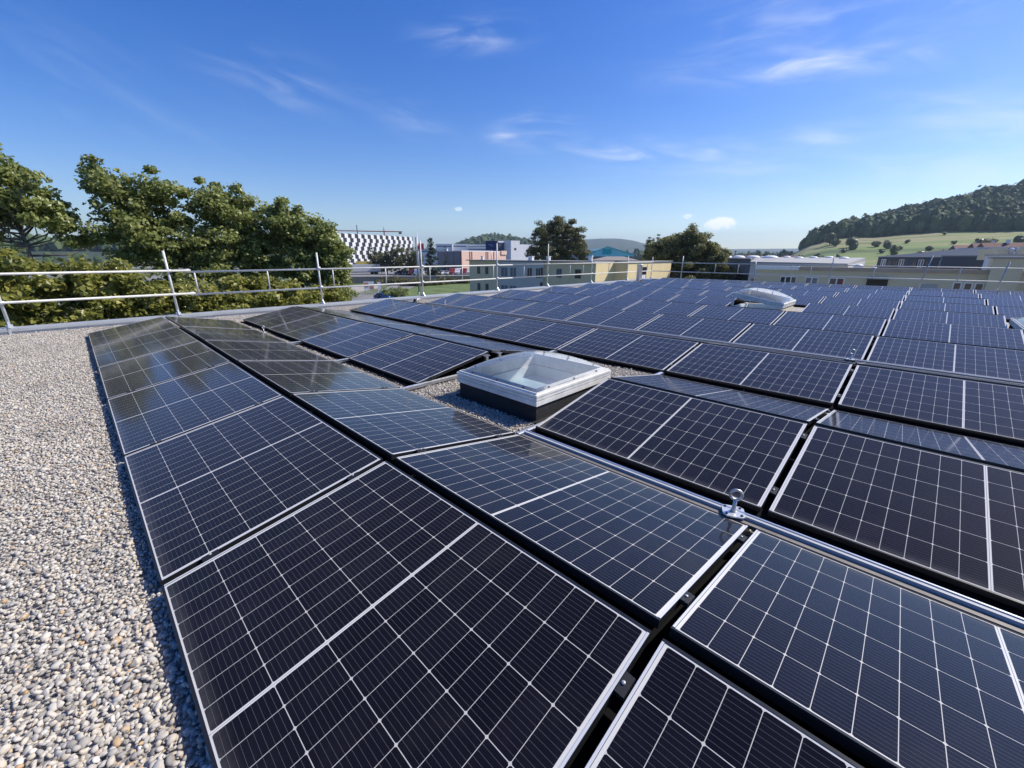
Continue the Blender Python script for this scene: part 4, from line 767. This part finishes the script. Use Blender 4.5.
for n in range(1, 21):
    for k in range(-2, 7):
        if (n, k) in missing: continue
        ridge = (n+1)//2; side = 'near' if n % 2 else 'far'; col_ = 7-k
        lab = 'solar panel in %s column from the left railing, %s slope of %s panel ridge' % (ORD[col_], side, ORD[ridge])
        e = thing('solar_panel', lab, 'solar panel', group='solar panels tilted in east and west facing rows')
        j = lambda s: random.gauss(0, s)
        if n % 2: e.location = (row_low(n), u_near(k), j(.0015)); rz = 0
        else: e.location = (row_low(n), u_near(k)+L, j(.0015)); rz = math.pi
        e.rotation_euler = (j(.0012), -TH+j(.0016), rz+j(.0006))
        for nm, me in (('frame', FR), ('cells', CE)): link(nm, me, None, e)
        if n <= 6 and k <= 4:
            for xx in (.2, .93):
                # clamps sit in the gap at each panel's end nearest the viewer
                c = link('clamp', CL, None, e); bo = link('bolt', BO, None, c)
                if n % 2: c.location = (xx, -.002, 0)
                else: c.location = (xx, L+.002, 0); c.rotation_euler = (0, 0, math.pi)
TRAY = mat('black_gap_tray', (.010, .010, .011), .9, 0, .05)  # black sheets added so the gaps between panels stay dark
for q in range(1, 11):
    g = thing('gap_dark_tray', 'black tray added to darken the gaps under the %s panel ridge' % ORD[q], 'tray', (0, 0, GZ), 0, 'black trays added to darken the panel gaps'); x0, x1 = row_low(2*q-1), row_low(2*q)
    y0, y1 = u_near(-2)+.03, u_near(6)+L-.03; gaps = {2: [(2.15, 3.93)], 6: [(-3.1, -1.36), (2.15, 3.93)], 5: [(-3.1, -1.36)]}.get(q, [])
    b = MB()
    edges = [y0]+[e_ for g_ in gaps for e_ in g_]+[y1]
    for a, c in zip(edges[::2], edges[1::2]):
        if c-a < .1: continue
        b.box(x0+.035 if q == 1 else x0-.05, a, 0, x1-.02, c, .024)
    b.build('tray', TRAY, g)
# cable ducts in the valleys
def duct(x, y0, y1, label):
    g = thing('cable_duct', label, 'cable duct', (x, y0, GZ), 0, 'metal ducts in the valleys between panel rows'); l = y1-y0
    MB().box(-.045, 0, .045, -.006, l, .068).build('tray', mat('duct_tray', (.20, .18, .16), .6, .2, var=.2, scale=8), g); MB().box(-.005, 0, .03, .034, l, .086).build('cover', mat('duct_cover', (.42, .43, .44), .6, 0, var=.05, scale=6), g); MB().box(.018, 0, .0865, .026, l, .092).build('seam', ALU, g)
    b = MB()
    for i in range(int(l/1.2)): b.box(-.05, .3+i*1.2, 0, .06, .36+i*1.2, .03)
    b.build('support', BLACKPL, g)
duct(2.335, -4.6, 2.12, 'light metal cable duct in the valley in front of the closed skylight'); duct(7.40, -4.6, 10.9, 'long metal cable duct in the valley behind the third panel ridge')
# mounting rails seen in the gaps
def rail(x0, x1, y, z, label, name='mounting_rail'):
    g = thing(name, label, 'rail', (x0, y, z), 0, 'aluminium mounting rails'); l = x1-x0
    MB().extr([(0, 0), (l, 0), (l, .032), (0, .032)], -.028, .028).build('rail', WHITE if name == 'white_rail' else ALU, g); MB().box(0, -.012, .033, l, .012, .037).build('slot', GALV, g)
rail(2.24, 4.98, 3.92, GZ+.028, 'bright metal mounting rail on the gravel left of the closed skylight'); rail(2.26, 2.52, 5.68, GZ+.03, 'short rail end in the valley at the first panel joint beyond the skylight'); rail(2.26, 2.52, 7.44, GZ+.03, 'short rail end in the valley at the second panel joint beyond the skylight'); rail(2.3, 4.95, 2.165, GZ+.028, 'mounting rail under the panel edge right of the closed skylight')
def bracket(x, y, h, label):
    g = thing('panel_support', label, 'bracket', (x, y, GZ), 0, 'brackets under the panel ridge'); MB().box(-.05, -.03, 0, .05, .03, .012).build('foot', ALU, g); MB().box(-.02, -.022, .012, .02, .022, h).build('upright', ALU, g); MB().box(-.045, -.025, h, .045, .025, h+.012).build('head', ALU, g)
for x, y, h, lb in [(3.55, 3.915, .215, 'small metal bracket carrying the panel edge behind the closed skylight'), (2.62, 3.915, .05, 'small metal bracket at the low panel corner left of the skylight'), (3.78, 3.915, .215, 'small metal bracket under the descending panel behind the skylight'), (5.03, 3.9, .05, 'small metal bracket at the low edge of the fifth panel row')]: bracket(x, y, h, lb)
def eyebolt(x, y, z, label, rz=-1.15, s=1.15):
    g = thing('anchor_eyebolt', label, 'eyebolt', (x, y, z), rz, 'roof anchor eyebolts'); g.scale = (s, s, s)
    b = MB(); b.prism([(-.05, -.035), (-.035, -.05), (.035, -.05), (.05, -.035), (.05, .035), (.035, .05), (-.035, .05), (-.05, .035)], 0, .007); b.build('base_plate', mat('bright_plate', (.72, .72, .70), .35, .6), g)
    for sx in (-1, 1):
        for sy in (-1, 1): MB().lathe([(.006, .007), (.006, .012)], 8, (sx*.033, sy*.033, 0)).build('screw', BLACKPL, g)
    MB().lathe([(.016, .007), (.012, .02), (.009, .035), (.0085, .072)], 12).build('stem', STEEL, g)
    b = MB(); b.tube([(.026*math.cos(a), 0, .098+.026*math.sin(a)) for a in np.linspace(0, 2*math.pi, 24, endpoint=False)], .0065, 8, True); b.build('ring', STEEL, g)
eyebolt(2.335, .515, .009, 'steel eyebolt on the duct between the two nearest panel rows at right'); eyebolt(7.40, .54, .009, 'steel eyebolt on the second duct behind the tilted panels'); eyebolt(2.36, 8.95, -.035, 'steel eyebolt in the first valley near the left railing', s=1.1); eyebolt(7.40, 9.9, .009, 'steel eyebolt on the second duct near the left railing'); 
b = MB(); g = thing('lightning_terminal', 'black rubber foot block beside the parapet between panel rows', 'roof block', (7.35, 11.35, GZ)); MB().lathe([(.14, 0), (.13, .05), (.06, .12), (.05, .16)], 14).build('foot', BLACKPL, g); MB().tube([(-.5, .05, .13), (.1, 0, .15), (.6, .1, .11)], .008, 6).build('wire', ALU, g)

# ================================================================== SKYLIGHTS
CURB = mat('bitumen_curb', (.018, .018, .02), .85, var=.25, scale=6, bump=.3, bscale=30); PVC = mat('white_pvc', (.76, .735, .68), .45, var=.16, scale=7); OPAL = None
def acrylic():
    m = bpy.data.materials.new('clear_acrylic'); m.use_nodes = True; T = NT(m.node_tree); T.n.remove(T.n['Principled BSDF']); out = T.n['Material Output']
    tr = T.new('ShaderNodeBsdfTransparent'); tr.inputs[0].default_value = (.93, .95, .96, 1); gl = T.new('ShaderNodeBsdfGlossy'); gl.inputs['Roughness'].default_value = .06
    fr = T.new('ShaderNodeFresnel'); fr.inputs[0].default_value = 1.5; df = T.new('ShaderNodeBsdfDiffuse'); df.inputs[0].default_value = (.8, .83, .86, 1)
    m1 = T.new('ShaderNodeMixShader'); T.l.new(T.m('MULTIPLY_ADD', fr.outputs[0], 1.0, .02), m1.inputs[0]); T.l.new(tr.outputs[0], m1.inputs[1]); T.l.new(gl.outputs[0], m1.inputs[2])
    m2 = T.new('ShaderNodeMixShader'); m2.inputs[0].default_value = .13; T.l.new(m1.outputs[0], m2.inputs[1]); T.l.new(df.outputs[0], m2.inputs[2]); T.l.new(m2.outputs[0], out.inputs[0]); return m
ACR = acrylic(); OPAL = mat('opal_inner_dome', (.80, .84, .84), .35, 0, .5, var=.06, scale=3)
SHAFT = mat('pale_blue_shaft', (.42, .56, .62), .3, 0, .5, var=.25, scale=2)
def pillow(w, d, h, z0, p=2.2, n=22, pyr=0):
    V = []
    for i in range(n+1):
        for j in range(n+1):
            x, y = -1+2*i/n, -1+2*j/n; s = (1-abs(x)**p)*(1-abs(y)**p); s = max(s, 0)**.62; q = 1-max(abs(x), abs(y)); V.append((x*w/2, y*d/2, z0+h*(s*(1-pyr)+q*pyr)))
    b = MB(); b.smooth = True; b.add(V, [(i*(n+1)+j, (i+1)*(n+1)+j, (i+1)*(n+1)+j+1, i*(n+1)+j+1) for i in range(n) for j in range(n)]); return b
def ring_box(b, w, d, t, z0, z1):
    b.box(-w/2, -d/2, z0, w/2, -d/2+t, z1); b.box(-w/2, d/2-t, z0, w/2, d/2, z1); b.box(-w/2, -d/2+t, z0, -w/2+t, d/2-t, z1); b.box(w/2-t, -d/2+t, z0, w/2, d/2-t, z1)
def skylight(x, y, w, d, label, tilt=0, zc=.22, rz=0, curbm=None):
    g = thing('dome_skylight', label, 'skylight', (x, y, GZ), rz, 'dome skylights in gaps of the array')
    b = MB(); ring_box(b, w-.035, d-.035, .06, 0, zc-.031); ring_box(b, w+.03, d+.03, .05, 0, .028); b.build('curb', curbm or CURB, g)
    M = Matrix.Translation((w/2, 0, zc)) @ Matrix.Rotation(tilt, 4, 'Y') @ Matrix.Translation((-w/2, 0, -zc)) if tilt else Matrix.Identity(4)
    b = MB(); ring_box(b, w, d, .09, zc-.03, zc+.012); ring_box(b, w-.022, d-.022, .08, zc+.012, zc+.024); ring_box(b, w, d, .09, zc+.024, zc+.046); ring_box(b, w-.022, d-.022, .08, zc+.046, zc+.054); ring_box(b, w+.006, d+.006, .09, zc+.054, zc+.075); ring_box(b, w-.03, d-.03, .075, zc+.075, zc+.092); fo = b.build('frame', PVC, g); fo.matrix_local = M
    o = pillow(w-.05, d-.05, .155, zc+.093, 2.4).build('dome', ACR, fo)
    b = MB(); ring_box(b, w-.17, d-.17, .02, .046, zc-.035); b.build('shaft_lining', OPAL, g)
    MB().box(-w/2+.105, -d/2+.105, .02, w/2-.105, d/2-.105, .045).build('shaft_floor', SHAFT, g)
    b = MB(); ring_box(b, w-.14, d-.14, .012, zc+.093, zc+.105); b.build('glazing_bead', WHITE, fo)
    for t in (-.32, 0, .32):
        for (sx, sy) in ((t*w, -d/2+.045), (t*w, d/2-.045), (-w/2+.045, t*d), (w/2-.045, t*d)): MB().lathe([(.011, zc+.092), (.011, zc+.104), (.006, zc+.108)], 8, (sx, sy, 0)).build('screw', BLACKPL, fo)
    return g, fo
skylight(3.275, 2.835, 1.235, 1.125, 'closed dome skylight with white frame and black curb in the nearest gap', zc=.202)
TIMB = mat('pale_curb_inner', (.62, .55, .42), .7, var=.1, scale=5)
g, f = skylight(12.45, 2.95, 1.28, 1.18, 'open dome skylight with raised frame among the middle panel rows', tilt=R(0), zc=.25, curbm=TIMB)
f.matrix_local = Matrix.Translation((0, -.64, .25)) @ Matrix.Rotation(R(10), 4, 'X') @ Matrix.Translation((0, .64, -.22))
MB().box(-.65, .52, .2, -.61, .58, .43).build('opener_arm', GALV, g)
skylight(11.95, -2.02, 2.7, 1.25, 'long closed dome skylight cut by the right picture edge', zc=.18)

# ================================================================== RAILINGS
TUBE = mat('railing_tube', (.58, .575, .545), .55, .15, var=.12, scale=12)
g = thing('guard_railing', 'long light metal guard railing along the left roof edge', 'railing', (0, Y_END+.2, GZ)); zz = -GZ
posts = [(-1.03, 1.47), (1.58, 1.48), (4.95, 1.46), (8.42, 1.86), (12.0, 1.85), (15.2, 1.9), (18.75, 1.42), (22.4, 1.37), (25.4, 1.32)]
for i, (x, zt) in enumerate([(-4.5, 1.47)]+posts):
    b = MB(); lean = -.02 if i < 3 else 0
    b.tube([(x, 0, .05+zz), (x+lean, 0, zt+zz)], 0.026 if i < 4 else .0235, 10); p = b.build('post', TUBE, g)
    f_ = MB(); f_.box(x-.07, -.06, zz+.036, x+.07, .08, zz+.05); f_.box(x-.045, -.045, zz+.05, x+.045, .045, zz+.10)
    f_.add([(x-.012, -.12, zz+.04), (x+.012, -.12, zz+.04), (x+.012, -.024, zz+.04), (x-.012, -.024, zz+.04), (x-.012, -.024, zz+.16), (x+.012, -.024, zz+.16)], [(0, 3, 2, 1), (0, 1, 5, 4), (3, 4, 5, 2), (0, 4, 3), (1, 2, 5)])
    if i in (1, 2): f_.box(x-.02, -.235, .0, x+.02, -.225, zz+.055); f_.box(x-.02, -.235, zz+.04, x+.02, -.05, zz+.052)
    f_.build('post_foot', GALV, p)
    for zc in (1.04, .515):
        c = MB(); c.tube([(x-.045, -.03, zz+zc), (x+.045, -.03, zz+zc)], .036, 10); c.build('coupler', GALV, p)
for zc in (1.04, .515):
    b = MB(); b.tube([(-6, -.045, zz+zc), (1.98, -.045, zz+zc)], .0255, 10); b.build('rail', TUBE, g)
    b = MB(); b.tube([(1.9, .0, zz+zc-.035 if zc > .9 else zz+zc-.03), (13.0, .0, zz+zc-.02)], .0245, 10); b.build('rail', TUBE, g)
    b = MB(); b.tube([(12.9, -.045, zz+zc-.01), (25.35, -.045, zz+zc-.02)], .023, 10); b.build('rail', TUBE, g)
    c = MB(); c.tube([(1.86, -.02, zz+zc), (1.96, -.02, zz+zc)], .040, 10); c.build('coupler', GALV, g)
for x in [2.05, 3.62, 5.35, 7.05, 8.75, 10.2, 11.8, 13.6, 15.2, 16.9, 18.0, 20.4, 23.9, 24.8]:
    MB().tube([(x, 0, zz+.50), (x, 0, zz+1.02)], .019, 8).build('baluster', TUBE, g)
DKP = mat('shaded_post_steel', (.42, .43, .44), .5, .5, var=.1, scale=10)
g = thing('guard_railing', 'thin metal guard railing along the far right roof edge', 'railing', (X_END+.25, 0, GZ))
for i, (y, zt, lean) in enumerate([(10.6, 1.38, 0), (6.6, 1.12, .1), (3.4, 1.43, -.02), (.2, 1.43, -.16), (-2.05, 1.2, -.1), (-5.2, 1.3, 0)]):
    b = MB(); b.tube([(0, y, .05+zz), (0, y+lean, zt+zz)], .024, 10); p = b.build('post', DKP, g)
    MB().box(-.08, y-.07, zz+.036, .08, y+.07, zz+.06).build('post_foot', WHITE, p)
for zc in (1.0, .49):
    MB().tube([(-.03, Y_END+.1, zz+zc), (-.03, -6, zz+zc-.05)], .022, 10).build('rail', TUBE, g)
for y in [8.7, 7.5, 5.0, 4.2, 1.8, -.9]: MB().tube([(-.03, y, zz+.47), (-.03, y, zz+.98)], .018, 8).build('baluster', TUBE, g)
# ================================================================== HAZE
def haze():
    m = bpy.data.materials.new('haze_air'); m.use_nodes = True; T = NT(m.node_tree); T.n.remove(T.n['Principled BSDF'])
    v = T.new('ShaderNodeVolumePrincipled'); v.inputs['Color'].default_value = (.62, .78, 1, 1); v.inputs['Density'].default_value = HAZE_DENSITY; v.inputs['Anisotropy'].default_value = .25
    T.l.new(v.outputs[0], T.n['Material Output'].inputs['Volume'])
    b = MB(); b.box(-9500, -9500, GROUND_Z-1, 9500, 9500, 420); tag(b.build('haze', m), 'thin pale haze that fades the far hills to blue', 'haze', kind='stuff')
HAZE_DENSITY = .00012
haze()
